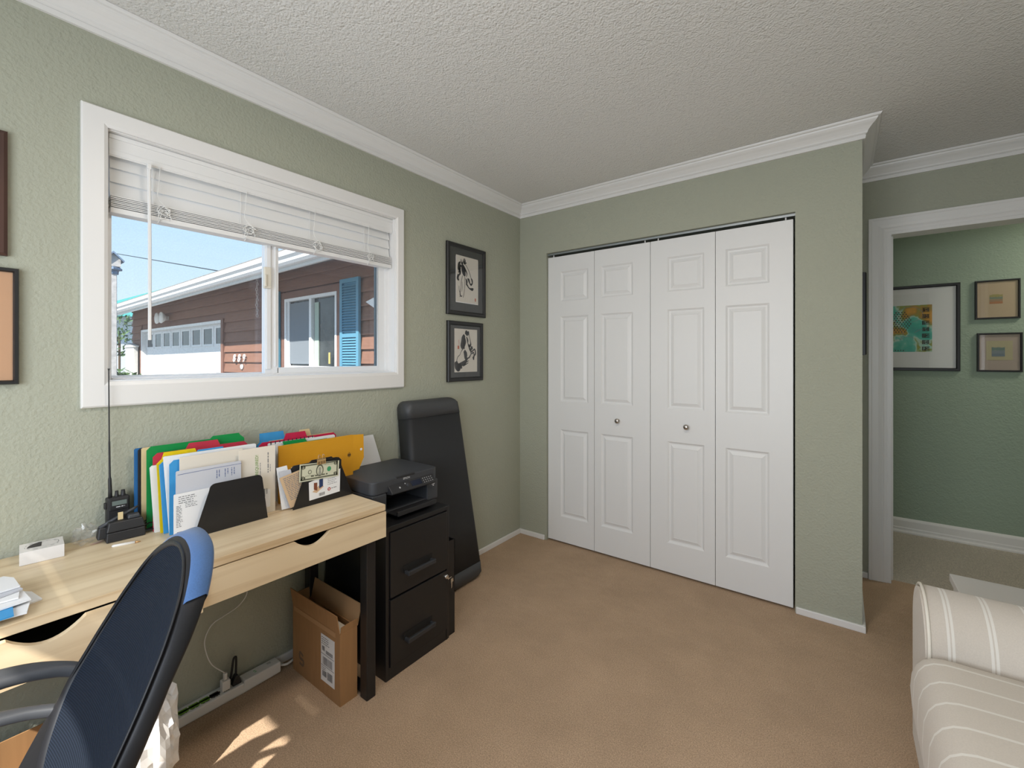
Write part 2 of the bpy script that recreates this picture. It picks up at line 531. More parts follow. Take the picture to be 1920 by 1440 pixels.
# jamb liner
B().box(-WT, 0.002, WY0 - 0.012, WY0 + .003, WZ0, WZ1).box(-WT, 0.002, WY1 - .003, WY1 + 0.012, WZ0, WZ1).box(-WT, 0.002, WY0 - .012, WY1 + .012, WZ1 - .003, WZ1 + 0.012).build('jamb_liner', TRIM, win)
B().box(-0.05, 0.0, WY0, WY1, WZ0 - 0.014, WZ0 + 0.004).build('sill', VINYL, win, bevel=0.002)
# vinyl frame
fx0, fx1 = -0.125, -0.055
vf = B().box(fx0, fx1, WY0, WY0 + 0.022, WZ0, WZ1).box(fx0, fx1, WY1 - 0.022, WY1, WZ0, WZ1).box(fx0, fx1, WY0 + .022, WY1 - .022, WZ1 - .022, WZ1).box(fx0, fx1, WY0 + .022, WY1 - .022, WZ0 - .002, WZ0 + 0.012)
vf.box(fx1, fx1 + 0.012, WY0 + .022, WY1, WZ0 + .003, WZ0 + 0.009)
vf.build('window_frame', VINYL, win, bevel=0.0015)
# fixed left pane
ls = B().box(-0.118, -0.098, WY0 + 0.022, -1.778, WZ0 + 0.010, WZ0 + 0.016).box(-0.118, -0.092, -1.778, -1.745, WZ0 + .01, WZ1 - .02)
ls.build('fixed_sash', VINYL, win, bevel=0.001)
B().box(-0.108, -0.104, WY0 + 0.02, -1.765, WZ0 + 0.012, WZ1 - 0.02).build('window_pane', GLASSW, win)
# sliding right sash (inner track)
sy0, sy1, sz0, sz1 = -1.805, WY1 - 0.016, WZ0 + 0.010, WZ1 - 0.02
st = 0.052
sash = B().box(-0.088, -0.058, sy0, sy0 + st + .006, sz0, sz1).box(-0.088, -0.058, sy1 - st, sy1, sz0, sz1).box(-0.088, -0.058, sy0 + st, sy1 - st, sz0, sz0 + 0.026).box(-0.088, -0.058, sy0 + st, sy1 - st, sz1 - 0.04, sz1)
sash.box(-0.058, -0.050, sy0 + 0.004, sy0 + 0.022, sz0 + .02, sz1).box(-0.060, -0.054, sy0 + .04, sy0 + .048, sz0 + 0.03, sz1)
so = sash.build('sliding_sash', VINYL, win, bevel=0.0015)
B().box(-0.075, -0.071, sy0 + st, sy1 - st, sz0 + 0.02, sz1 - 0.03).build('window_pane', GLASSW, so)
B().box(-0.082, -0.066, sy1 - st - 0.006, sy1 - st, sz0 + 0.026, sz1 - .04).build('gasket', M('grey_gasket', (0.10, 0.13, 0.15), 0.6), so)
B().box(-0.112, -0.100, -1.785, -1.778, WZ0 + .012, WZ1 - .02).build('gasket', MATS['grey_gasket'], win)
lz = 1.655
LATCH = M('almond_latch', (0.74, 0.70, 0.60), 0.4)
la = B().box(-0.058, -0.040, sy0 - 0.010, sy0 + 0.020, lz - 0.046, lz + 0.046).build('latch', LATCH, win, bevel=0.004)
B().box(-0.052, -0.032, sy0 - 0.012, sy0 - 0.002, lz - 0.040, lz + 0.012).build('latch_lever', LATCH, la, bevel=0.003)

# ================================================================== WINDOW 2 (back wall, behind the camera)
win2 = empty('window_2', ((BX0 + BX1) / 2, YB, BZ0), kind='structure')
b = B()
for q in ((BX0 - .06, BX0, BZ0 - .06, BZ1 + .06), (BX1, BX1 + .06, BZ0 - .06, BZ1 + .06), (BX0, BX1, BZ1, BZ1 + .06), (BX0, BX1, BZ0 - .06, BZ0)):
    b.box(q[0], q[1], YB, YB + .018, q[2], q[3])
b.build('casing', TRIM, win2)
b = B()
for q in ((BX0, BX0 + .03, BZ0, BZ1), (BX1 - .03, BX1, BZ0, BZ1), (BX0, BX1, BZ1 - .03, BZ1), (BX0, BX1, BZ0, BZ0 + .03)):
    b.box(q[0], q[1], YB - .12, YB - .06, q[2], q[3])
b.box(1.93, 1.97, YB - .12, YB - .06, BZ0, BZ1)
b.build('window_frame', VINYL, win2)
B().box(BX0 + .02, BX1 - .02, YB - .095, YB - .091, BZ0 + .02, BZ1 - .02).build('window_pane', glass_mat('clear_glass', 0.0, gloss=0.03), win2)

def make_blind(name, label, axis, a0, a1, depth, ztop, zbot, group=None, detailed=True):
    """venetian blind half raised. axis 'y' runs along y at x=depth, 'x' runs along x at y=depth; d>0 points into room"""
    s = 1 if axis == 'y' else 1
    def bx(b, u0, u1, d0, d1, z0, z1):
        if axis == 'y': return b.box(depth + d0, depth + d1, u0, u1, z0, z1)
        return b.box(u0, u1, depth + d0, depth + d1, z0, z1)
    loc = (depth, (a0 + a1) / 2, ztop) if axis == 'y' else ((a0 + a1) / 2, depth, ztop)
    t = empty(name, loc, label, 'blind', group)
    # head rail + valance
    bx(B(), a0 + .004, a1 - .004, -0.045, 0.0, ztop - 0.045, ztop - .002).build('head_rail', BLINDW, t)
    v = B(); bx(v, a0, a1, 0.004, 0.010, ztop - 0.078, ztop - .001); bx(v, a0, a1, 0.008, 0.014, ztop - 0.020, ztop - .004); bx(v, a0, a1, 0.008, 0.0125, ztop - 0.074, ztop - 0.056)
    v.build('valance', BLINDW, t, bevel=0.0015)
    # closed slats
    n = 3
    zz = ztop - 0.062
    span = zz - (zbot + 0.062)
    slat_me = None
    for i in range(n):
        zc = zz - span * (i + 0.5) / n
        h = span / n * 0.5 + 0.003
        b = B()
        prof = [(-0.006, h), (-0.004, h + .001), (0.006, -h + .001), (0.004, -h), (-0.001, 0.0)]
        if axis == 'y': b.prism([(depth - 0.012 + d, a0 + .006, zc + z) for d, z in prof], (0, a1 - a0 - .012, 0))
        else: b.prism([(a0 + .006, depth - 0.012 + d, zc + z) for d, z in prof], (a1 - a0 - .012, 0, 0))
        b.build('slat', BLINDW, t)
    # stacked slats
    ns = 7
    for i in range(ns):
        z0 = zbot + 0.0215 + i * 0.0058
        j = random.uniform(-.002, .002)
        b = B(); bx(b, a0 + .005 + abs(j), a1 - .005, -0.040 + j, 0.008 + j, z0, z0 + 0.0029)
        b.build('slat', BLINDW, t)
    b = B(); bx(b, a0 + .004, a1 - .004, -0.040, 0.010, zbot, zbot + 0.018)
    b.build('bottom_rail', BLINDW, t, bevel=0.002)
    return t, bx
CORD = M('blind_cord', (0.82, 0.82, 0.80), 0.6)
BD = -0.028
bl, _ = make_blind('window_blind', 'white slatted blind half raised in the window above the desk', 'y', WY0 + 0.008, WY1 - 0.004, BD, WZ1, 1.796)
# wand
wy = P(279, 400, x=0.0).y
B().tube([(BD + 0.030, wy, 1.985), (BD + 0.030, wy, 1.972), (BD + 0.031, wy + .002, 1.7), (BD + 0.031, wy + 0.002, 1.372)], 0.0052, 6).build('wand', BLINDW, bl, smooth=False)
B().box(BD + 0.024, BD + 0.037, wy - .006, wy + .006, 1.965, 1.985).build('wand_clip', BLINDW, bl, bevel=0.002)
for px, seed in ((300, 1), (463, 2), (592, 3), (693, 4)):
    rr = random.Random(seed)
    cy = P(px, 420, x=0.0).y
    pts = [(BD + 0.016, cy + .004, 1.99), (BD + 0.018, cy, 1.93), (BD + 0.018, cy - .002, 1.875)]
    for k in range(15):
        a = k * 1.9
        pts.append((BD + 0.018 + rr.uniform(0, .006), cy + .012 + 0.026 * math.cos(a) * rr.uniform(.4, 1), 1.838 + 0.026 * math.sin(a) * rr.uniform(.4, 1) - k * .0015))
    pts.append((BD + 0.016, cy, 1.795)); pts.append((BD + 0.012, cy - .004, 1.788))
    B().tube(smooth_path(pts, 5), 0.0011, 5).build('cord', CORD, bl)
    B().tube([(BD - .002, cy - .012, 1.99), (BD - .001, cy - .012, 1.84)], 0.0009, 5).build('ladder_cord', CORD, bl)
make_blind('window_blind', 'white slatted blind half raised in the back wall window behind the sofa end', 'x', BX0 + .006, BX1 - .006, YB - .03, BZ1, 1.808)

# ================================================================== CLOSET BIFOLD DOORS
YFACE = 0.018
# closet interior is behind the doors
track = B().box(CX0, CX1, 0.024, 0.050, CZ1 - 0.010, CZ1 - 0.0005)
track.box(CX0, CX1, 0.020, 0.024, CZ1 - 0.015, CZ1 - 0.002)
struct('trim_4', track, GALV, bevel=0.001)
def panel_door(name, x0, x1, z0, z1, stile_l, stile_r, knob):
    """moulded hollow-core leaf with three raised panels; front surface is a height field of nested rings"""
    t = 0.034
    yb = YFACE + t
    pw0, pw1 = x0 + stile_l, x1 - stile_r
    pans = [(0.190, 0.805), (1.003, 1.605), (1.712, 1.922)]
    b = B()
    # sides/back
    b.add([(x0, YFACE, z0), (x1, YFACE, z0), (x1, YFACE, z1), (x0, YFACE, z1), (x0, yb, z0), (x1, yb, z0), (x1, yb, z1), (x0, yb, z1)],
          [(4, 7, 6, 5), (0, 4, 5, 1), (1, 5, 6, 2), (2, 6, 7, 3), (3, 7, 4, 0)])
    # front: stiles and rails as quads
    zs = [z0] + [q for p in pans for q in p] + [z1]
    fr = []
    for i in range(len(zs) - 1):
        za, zb = zs[i], zs[i + 1]
        if i % 2 == 0: fr.append((x0, x1, za, zb))
        else: fr.append((x0, pw0, za, zb)); fr.append((pw1, x1, za, zb))
    for a, c, za, zb in fr: b.quad((a, YFACE, za), (c, YFACE, za), (c, YFACE, zb), (a, YFACE, zb))
    rings = [(0, 0), (0.004, 0.003), (0.010, 0.0085), (0.016, 0.0095), (0.020, 0.0085), (0.034, 0.0020), (0.037, 0.0010), (0.0385, 0.0028)]
    for za, zb in pans:
        prev = None
        for o, d in rings:
            r = [(pw0 + o, YFACE + d, za + o), (pw1 - o, YFACE + d, za + o), (pw1 - o, YFACE + d, zb - o), (pw0 + o, YFACE + d, zb - o)]
            if prev:
                for k in range(4): b.quad(prev[k], prev[(k + 1) % 4], r[(k + 1) % 4], r[k])
            prev = r
        b.quad(*prev)
    me = mesh(name, b.v, b.f)
    bm = bmesh.new(); bm.from_mesh(me); bmesh.ops.remove_doubles(bm, verts=bm.verts, dist=1e-5); bmesh.ops.recalc_face_normals(bm, faces=bm.faces); bm.to_mesh(me); bm.free()
    o = link(name, me, DOORW)
    o['kind'] = 'structure'
    if knob is not None:
        kx = knob
        kb = B().lathe([(0.0, -0.034), (0.008, -0.034), (0.0135, -0.031), (0.0165, -0.025), (0.0155, -0.018), (0.009, -0.012), (0.0065, -0.006), (0.009, -0.001), (0.011, 0.0), (0.0, 0.0)], (kx, YFACE + .0005, 0.903), axis='y', seg=20)
        kb.build('knob', STEELK, o, smooth=True)
    return o
leafs = [0.2365, 0.603, 0.984, 1.359, 1.7355]
G = 0.0015
d1 = panel_door('door_1', leafs[0] + G, leafs[1] - G, 0.012, 2.032, 0.103, 0.045, None)
d2 = panel_door('door_2', leafs[1] + G, leafs[2] - G, 0.012, 2.032, 0.047, 0.111, 0.7735)
d3 = panel_door('door_3', leafs[2] + G, leafs[3] - G, 0.012, 2.032, 0.103, 0.058, 1.2035)
d4 = panel_door('door_4', leafs[3] + G, leafs[4] - G, 0.012, 2.032, 0.052, 0.107, None)
for d, px_ in ((d1, 0.275), (d2, 0.945), (d3, 1.028), (d4, 1.70)):
    B().lathe([(0, 0), (.004, 0), (.004, .020), (0, .020)], (px_, 0.035, 2.030), 'z', 10).build('pivot_pin', WHITEP, d)

# ================================================================== PICTURES
def frame_on_wall(name, label, o, u, v, n, w, h, fw, fd, fmat, mats, art=None, glass=True, cat='picture', bev=0.002):
    """o: lower-left corner on the wall, u: right, v: up, n: out of the wall. mats: list of (inset, material)"""
    o, u, v, n = Vector(o), Vector(u), Vector(v), Vector(n)
    t = empty(name, tuple(o + u * w / 2), label, cat)
    def slab(nm, a0, a1, b0, b1, d0, d1, mat, bevel=0):
        base = [o + u * a0 + v * b0 + n * d0, o + u * a1 + v * b0 + n * d0, o + u * a1 + v * b1 + n * d0, o + u * a0 + v * b1 + n * d0]
        return B().prism(base, n * (d1 - d0)).build(nm, mat, t, bevel=bevel)
    # four mitred rails
    pr = [(0, 0.002), (0, fd * .75), (fw * .18, fd), (fw * .75, fd), (fw, fd * .72), (fw, 0.002)]
    cor = [(0, 0, 1, 1), (w, 0, -1, 1), (w, h, -1, -1), (0, h, 1, -1)]
    m = len(pr)
    for i in range(4):
        a, c = cor[i], cor[(i + 1) % 4]
        vs = [o + u * (a[0] + a[2] * q) + v * (a[1] + a[3] * q) + n * d for q, d in pr] + [o + u * (c[0] + c[2] * q) + v * (c[1] + c[3] * q) + n * d for q, d in pr]
        fs = [(j, (j + 1) % m, m + (j + 1) % m, m + j) for j in range(m)] + [tuple(range(m)), tuple(range(m, 2 * m))]
        B().add(vs, fs).build('frame_rail', fmat, t)
    d = fd * .35
    for i, (ins, mat, nm) in enumerate(mats):
        slab(nm, *((ins[0], w - ins[1], ins[2], h - ins[3])), d if i else 0.002, d + 0.0012 * (i + 1), mat)
    da = d + 0.0012 * (len(mats)) + 0.0006
    if art: art(t, lambda a, b_: o + u * a + v * b_ + n * da, o + n * da, u, v)
    if glass: slab('glazing', fw * .8, w - fw * .8, fw * .8, h - fw * .8, fd * .62, fd * .62 + .0015, GLASSP)
    return t
BLKFRAME = M('black_frame', (0.014, 0.014, 0.015), 0.4)
MATDARK = M('charcoal_mat', (0.045, 0.047, 0.047), 0.85)
RICE = M('rice_paper', (0.66, 0.62, 0.55), 0.85)
SEALRED = M('red_seal', (0.50, 0.12, 0.06), 0.8)
WASH = M('ink_wash', (0.10, 0.10, 0.10), 0.85)

def horse_head(t, _, o, u, v):
    # paper spans a: .085..305? strokes in unit coords on paper (x 0..1, y 0..1)
    ox, oy, sx, sy = 0.082, 0.085, 0.205, 0.292
    O = o + u * ox + v * oy; U = u * sx; V = v * sy
    b = B()
    S = lambda pts, ws: ribbon(b, pts, [q * 1.4 for q in ws], O, U, V)
    S([(.20, .93), (.22, .86), (.27, .83), (.30, .88), (.33, .95)], [.01, .035, .03, .01])        # ears
    S([(.36, .96), (.38, .90), (.35, .85), (.46, .87)], [.01, .05, .04, .01])
    S([(.33, .86), (.45, .80), (.55, .72), (.62, .63), (.67, .55)], [.012, .01, .012, .016, .012])  # face line
    S([(.67, .55), (.72, .50), (.72, .44), (.66, .41), (.60, .44)], [.02, .045, .03, .035, .02])   # muzzle
    S([(.60, .44), (.56, .50), (.50, .53)], [.03, .05, .02])
    S([(.24, .80), (.30, .73), (.34, .64), (.40, .58)], [.05, .12, .10, .03])                     # cheek wash
    S([(.18, .86), (.12, .80), (.10, .70), (.16, .72), (.10, .62)], [.02, .07, .05, .06, .02])     # mane
    S([(.22, .80), (.14, .72), (.17, .62), (.08, .55)], [.03, .05, .05, .01])
    S([(.10, .58), (.06, .50), (.12, .46)], [.05, .06, .02])
    S([(.32, .80), (.40, .72), (.47, .64), (.45, .56)], [.015, .03, .03, .01])
    S([(.44, .50), (.46, .42), (.52, .36), (.60, .32), (.72, .31), (.78, .33)], [.02, .03, .025, .02, .05, .02])  # strap
    S([(.42, .52), (.48, .46), (.45, .40), (.53, .38)], [.02, .04, .03, .01])
    S([(.28, .58), (.22, .45), (.20, .30), (.16, .16), (.22, .12), (.26, .14)], [.012, .014, .012, .018, .02, .01])  # neck
    S([(.38, .56), (.38, .40), (.36, .28), (.33, .16), (.30, .10)], [.014, .012, .012, .014, .01])
    S([(.12, .34), (.13, .24), (.18, .16), (.15, .10)], [.01, .012, .016, .01])
    S([(.26, .44), (.27, .32), (.24, .22)], [.008, .012, .006])
    b.build('ink_drawing', INK, t)
    b = B(); ribbon(b, [(.26, .78), (.34, .70), (.40, .60)], [.06, .15, .03], O - u.cross(v) * .0002, U, V)
    b.build('ink_wash', WASH, t)
    b = B()
    for k in range(2): put2d(b, [(.84, .055 + k * .035), (.90, .055 + k * .035), (.90, .083 + k * .035), (.84, .083 + k * .035)], [(0, 1, 2, 3)], O, U, V)
    b.build('red_stamp', SEALRED, t)

def horse_rear(t, _, o, u, v):
    ox, oy, sx, sy = 0.070, 0.068, 0.200, 0.262
    O = o + u * ox + v * oy; U = u * sx; V = v * sy
    b = B()
    S = lambda pts, ws: ribbon(b, pts, [q * 1.4 for q in ws], O, U, V)
    S([(.46, .88), (.50, .93), (.54, .88), (.60, .94), (.62, .86)], [.04, .08, .06, .04, .02])      # ears/forelock
    S([(.42, .86), (.36, .78), (.34, .68), (.30, .60), (.34, .52)], [.06, .11, .12, .10, .04])       # mane
    S([(.40, .80), (.42, .70), (.38, .60), (.40, .52)], [.05, .10, .08, .03])
    S([(.62, .86), (.66, .78), (.70, .70), (.70, .62), (.62, .60), (.58, .66)], [.012, .014, .02, .05, .05, .02])  # face
    S([(.50, .82), (.56, .74), (.56, .66)], [.02, .05, .02])
    S([(.62, .62), (.64, .55), (.70, .50), (.76, .56), (.80, .52)], [.03, .03, .05, .06, .02])       # chest/strap
    S([(.34, .52), (.26, .46), (.20, .38), (.10, .32), (.06, .20), (.10, .10)], [.02, .012, .012, .014, .02, .05])   # back
    S([(.66, .52), (.72, .42), (.64, .32), (.56, .30)], [.015, .02, .03, .02])                      # belly
    S([(.40, .48), (.46, .40), (.48, .32), (.52, .28)], [.06, .11, .10, .03])
    S([(.70, .44), (.80, .48), (.90, .52), (.94, .42), (.88, .36), (.84, .26)], [.03, .025, .03, .04, .03, .05])     # forelegs
    S([(.74, .40), (.84, .44), (.86, .36), (.80, .30)], [.02, .03, .02, .03])
    S([(.56, .30), (.46, .22), (.36, .18), (.24, .14), (.14, .10)], [.04, .06, .07, .08, .10])
    S([(.62, .24), (.50, .20), (.40, .14)], [.01, .02, .04]); S([(.60, .19), (.48, .15), (.34, .12)], [.01, .02, .04])
    S([(.02, .22), (.06, .12), (.14, .06), (.22, .10), (.30, .06)], [.08, .14, .12, .09, .03])      # tail / hind
    S([(.14, .08), (.12, .02)], [.06, .02])
    b.build('ink_drawing', INK, t)
    b = B()
    put2d(b, [(.10, .52), (.17, .52), (.17, .60), (.10, .60)], [(0, 1, 2, 3)], O, U, V); ribbon(b, [(.15, .74), (.16, .66), (.15, .62)], [.015, .01, .012], O, U, V)
    b.build('red_stamp', SEALRED, t)

frame_on_wall('framed_print', 'black framed ink drawing of a horse head with reins, on the window wall', (0, -0.780, 1.580), (0, 1, 0), (0, 0, 1), (1, 0, 0), 0.362, 0.447, 0.026, 0.020, BLKFRAME,
              [((.01,) * 4, BLKFRAME, 'backing'), ((.022,) * 4, MATDARK, 'mat_board'), ((.080, .072, .080, .078), PAPER, 'bevel_edge'), ((.082, .075, .085, .07 + .0), RICE, 'paper')], horse_head)
frame_on_wall('framed_print', 'black framed ink drawing of a rearing horse, hung below the horse head', (0, -0.775, 1.163), (0, 1, 0), (0, 0, 1), (1, 0, 0), 0.330, 0.378, 0.026, 0.020, BLKFRAME,
              [((.01,) * 4, BLKFRAME, 'backing'), ((.022,) * 4, MATDARK, 'mat_board'), ((.063, .055, .058, .046), RICE, 'paper')], horse_rear)
# left frames, cut by the picture edge
WALNUT = M('walnut_frame', (0.060, 0.026, 0.018), 0.45, noise=(30, .25, (1, 1, .1)))
frame_on_wall('framed_picture', 'dark walnut moulded picture frame left of the window', (0, -2.541 - 0.28, 1.602), (0, 1, 0), (0, 0, 1), (1, 0, 0), 0.28, 0.356, 0.042, 0.020, WALNUT,
              [((.01,) * 4, WALNUT, 'backing'), ((.038,) * 4, M('brown_mat', (.08, .05, .045), .7), 'mat_board'), ((.09,) * 4, CREAMP, 'paper')])
frame_on_wall('framed_certificate', 'thin black metal frame with a peach mat below the walnut frame', (0, -2.519 - 0.30, 1.233), (0, 1, 0), (0, 0, 1), (1, 0, 0), 0.30, 0.335, 0.012, 0.020, BLKFRAME,
              [((.006,) * 4, BLKFRAME, 'backing'), ((.010,) * 4, M('peach_mat', (0.60, 0.345, 0.20), 0.8), 'mat_board'), ((.09,) * 4, PAPER, 'paper')])
# frame on the closet side wall, seen almost edge-on
frame_on_wall('framed_picture', 'slim black frame hung on the closet side wall beside the doorway', (XC, 0.165, 1.325), (0, 1, 0), (0, 0, 1), (1, 0, 0), 0.33, 0.42, 0.022, 0.022, BLKFRAME,
              [((.01,) * 4, BLKFRAME, 'backing'), ((.02,) * 4, PAPER, 'mat_board')])

# hall pictures
HM = M('white_mat', (0.70, 0.71, 0.70), 0.8)
def abstract_mat():
    m = bpy.data.materials.new('abstract_paint'); m.use_nodes = True
    n, l = m.node_tree.nodes, m.node_tree.links
    bb_ = n['Principled BSDF']; bb_.inputs['Roughness'].default_value = 0.6
    tc = n.new('ShaderNodeTexCoord'); t = n.new('ShaderNodeTexNoise'); t.inputs['Scale'].default_value = 7.0; t.inputs['Detail'].default_value = 3; t.inputs['Distortion'].default_value = .25
    r = n.new('ShaderNodeValToRGB'); e = r.color_ramp.elements
    e[0].position = .28; e[0].color = (.03, .30, .27, 1); e[1].position = .78; e[1].color = (.66, .33, .05, 1)
    for p, c in ((.40, (.03, .40, .30)), (.47, (.10, .48, .38)), (.50, (.42, .62, .52)), (.53, (.22, .30, .05)), (.58, (.36, .22, .02)), (.66, (.62, .30, .02))):
        k = e.new(p); k.color = (*c, 1)
    l.new(tc.outputs['Object'], t.inputs['Vector']); l.new(t.outputs['Fac'], r.inputs[0]); l.new(r.outputs[0], bb_.inputs['Base Color'])
    return m
ABST = abstract_mat()
def abstract(t, _, o, u, v):
    # painting area: right portion of a wide sheet
    w, h = 0.337, 0.345; ox, oy = 0.13, 0.140
    O = o + u * ox + v * oy
    B().quad(O, O + u * w, O + u * w + v * h, O + v * h).build('painting', ABST, t)
    e = (u.cross(v)) * .0004
    b = B()
    for r_ in range(11):
        for c in range(10):
            x = .105 + c * .0165 + (r_ % 2) * .0082; y = .15 + r_ * .0145
            if ((x - .165) / .058) ** 2 + ((y - .225) / .085) ** 2 < 1: blob(b, x, y, .0046, .0046, O + e, u, v, 8)
    for c in range(7): blob(b, .09 + c * .015, .010 + (c % 2) * .002, .004, .004, O + e, u, v, 8)
    tag(b.build('dots', INK, t), kind='stuff')
    b = B(); rr = random.Random(5)
    for k in range(7):
        y = .008 + k * .0475; x = .283
        for q in range(4):
            yy = y + q * .0085
            put2d(b, [(x, yy), (x + .040, yy), (x + .040, yy + .0042), (x, yy + .0042)], [(0, 1, 2, 3)], O + e, u, v)
        for q in range(3):
            xx = x + rr.choice((0, .008, .016, .03)); put2d(b, [(xx, y), (xx + .005, y), (xx + .005, y + .030), (xx, y + .030)], [(0, 1, 2, 3)], O + e * 1.2, u, v)
        put2d(b, [(x + .012, y + .004), (x + .034, y + .020), (x + .034, y + .025), (x + .012, y + .009)], [(0, 1, 2, 3)], O + e * 1.3, u, v)
    b.build('glyphs', INK, t)
    b = B()
    ribbon(b, [(.15, .31), (.22, .335), (.28, .30), (.28, .25), (.22, .22), (.20, .25), (.24, .275)], [.003, .002], O + e, u, v)
    ribbon(b, [(.15, .31), (.13, .25), (.15, .19), (.18, .13), (.16, .09), (.20, .115), (.24, .10)], [.003, .0025, .002], O + e, u, v)
    ribbon(b, [(.24, .14), (.28, .165), (.33, .16)], [.002, .003, .002], O + e, u, v)
    b.build('curved_line', GREYINK, t)
frame_on_wall('framed_painting', 'black framed abstract teal and ochre painting with a wide white mat, in the hall', (2.00, YH, 1.217), (1, 0, 0), (0, 0, 1), (0, -1, 0), 0.612, 0.630, 0.022, 0.022, BLKFRAME,
              [((.01,) * 4, BLKFRAME, 'backing'), ((.018,) * 4, HM, 'mat_board')], abstract)
LINEN = M('tan_linen_mat', (0.46, 0.36, 0.24), 0.85); LINEN2 = M('mauve_linen_mat', (0.40, 0.33, 0.28), 0.85); OLIVEM = M('olive_mat', (0.42, 0.38, 0.24), 0.85)
def tiny(cols):
    def f(t, _, o, u, v):
        ox, oy, w, h = 0.071, 0.105, 0.062, 0.062
        n_ = len(cols)
        for i, c in enumerate(cols):
            b = B(); O = o + u * ox + v * (oy + h * i / n_)
            vs = [(w * k / 8, 0 + (random.uniform(-.002, .002) if i else 0)) for k in range(9)] + [(w * k / 8, h / n_ + random.uniform(-.002, .003)) for k in range(8, -1, -1)]
            put2d(b, vs, [tuple(range(18))], O + u.cross(v) * .0003 * i, u, v)
            b.build('weave_band', M('band_%d_%d_%d' % tuple(int(x * 100) for x in c), c, 0.9), t)
    return f
frame_on_wall('small_framed_weaving', 'small black framed orange and green miniature, upper of two in the hall', (2.684, YH, 1.578), (1, 0, 0), (0, 0, 1), (0, -1, 0), 0.214, 0.268, 0.012, 0.022, BLKFRAME,
              [((.006,) * 4, BLKFRAME, 'backing'), ((.010,) * 4, LINEN, 'mat_board')], tiny([(.38, .17, .08), (.30, .20, .12), (.18, .22, .16), (.30, .27, .10)]))
frame_on_wall('small_framed_weaving', 'small black framed grey-blue miniature, lower of two in the hall', (2.694, YH, 1.216), (1, 0, 0), (0, 0, 1), (0, -1, 0), 0.214, 0.267, 0.012, 0.022, BLKFRAME,
              [((.006,) * 4, BLKFRAME, 'backing'), ((.010,) * 4, LINEN2, 'mat_board'), ((.045, .045, .080, .055), OLIVEM, 'inner_mat')], tiny([(.16, .20, .24), (.20, .24, .26), (.15, .22, .20)]))
# ================================================================== ADDED CEILING LIGHTS (out of view, put in to brighten bedroom and hall)
def added_ceiling_light(x, y, label, watts, col):
    t = empty('added_ceiling_light', (x, y, CH), label, 'ceiling light')
    B().lathe([(0, 0), (.16, 0), (.165, -.012), (.15, -.02), (0, -.02)], (x, y, CH), 'z', 32).build('base', TRIM, t, smooth=True)
    B().lathe([(.145, -.02), (.140, -.05), (.115, -.080), (.07, -.100), (0, -.108)], (x, y, CH), 'z', 32).build('glass_dome', M('lamp_glass', (.9, .88, .84), .4, emit=((1.0, .88, .72), 1.2)), t, smooth=True)
    d = bpy.data.lights.new('added_ceiling_lamp', 'AREA'); d.shape = 'DISK'; d.size = .30; d.energy = watts; d.color = col
    o = bpy.data.objects.new('added_ceiling_lamp', d); o.location = (x, y, CH - .115); COL.objects.link(o)
    o.parent = t; o.matrix_parent_inverse = Matrix.Translation(-t.location)
added_ceiling_light(1.45, -1.85, 'added unseen frosted ceiling light in the middle of the bedroom ceiling', 12.0, (1.0, .86, .72))
added_ceiling_light(3.45, 1.22, 'added unseen frosted ceiling light in the hall beyond the doorway', 8.0, (1.0, .92, .80))

# ================================================================== DESK
DZ = 0.737
desk = empty('desk', (0.25, -2.22, 0.0), 'pale wood desk with black legs and two scooped drawers under the window', 'desk')
DY0, DY1 = -2.845, -1.603
box('desk_top', 0.016, 0.503, DY0, DY1, DZ - 0.024, DZ, OAK, desk, bevel=0.0015)
B().box(0.03, 0.488, DY1 - 0.020, DY1 - 0.002, 0.610, DZ - 0.024).box(0.03, 0.488, DY0 + 0.002, DY0 + 0.02, 0.610, DZ - .024).box(0.03, 0.488, -2.226, -2.206, 0.612, DZ - .024).box(0.03, 0.045, DY0 + .02, DY1 - .02, 0.612, DZ - .024).build('carcass', OAK, desk)
def drawer_front(y0, y1, xf, zb, c):
    zt = DZ - 0.0275; hw = 0.062; dp = 0.032
    poly = [(y0, zb), (y1, zb), (y1, zt), (c + hw, zt)]
    for k in range(1, 14):
        s = k / 14.0; yy = c + hw - 2 * hw * s
        poly.append((yy, zt - dp * math.sin(math.pi * s) ** 0.9))
    poly += [(c - hw, zt), (y0, zt)]
    d = B().prism([(xf - 0.016, y, z) for y, z in poly], (0.016, 0, 0)).build('drawer', OAK, desk)
    # drawer box behind (open tray)
    B().box(0.06, xf - 0.018, y0 + 0.03, y1 - 0.03, zb + 0.004, zb + 0.010).box(0.06, xf - 0.018, y0 + 0.03, y0 + 0.036, zb + .01, zb + 0.06).box(0.06, xf - .018, y1 - 0.036, y1 - 0.03, zb + .01, zb + 0.06).build('drawer_box', M('drawer_inside', (0.03, 0.026, 0.022), 0.7), d)
    return d
drawer_front(-2.221, DY1, 0.506, 0.611, -1.899)
drawer_front(DY0, -2.224, 0.520, 0.607, -2.520)
for (x0, x1, y) in ((0.442, 0.486, -1.656), (0.030, 0.074, -1.656), (0.442, 0.486, -2.80), (0.030, 0.074, -2.80)):
    box('leg', x0, x1, y - 0.020, y + 0.020, 0.0, 0.611, BLACKM, desk, bevel=0.003)
for y in (-1.656, -2.80):
    box('floor_bar', 0.074, 0.442, y - 0.012, y + 0.012, 0.008, 0.036, BLACKM, desk, bevel=0.002)

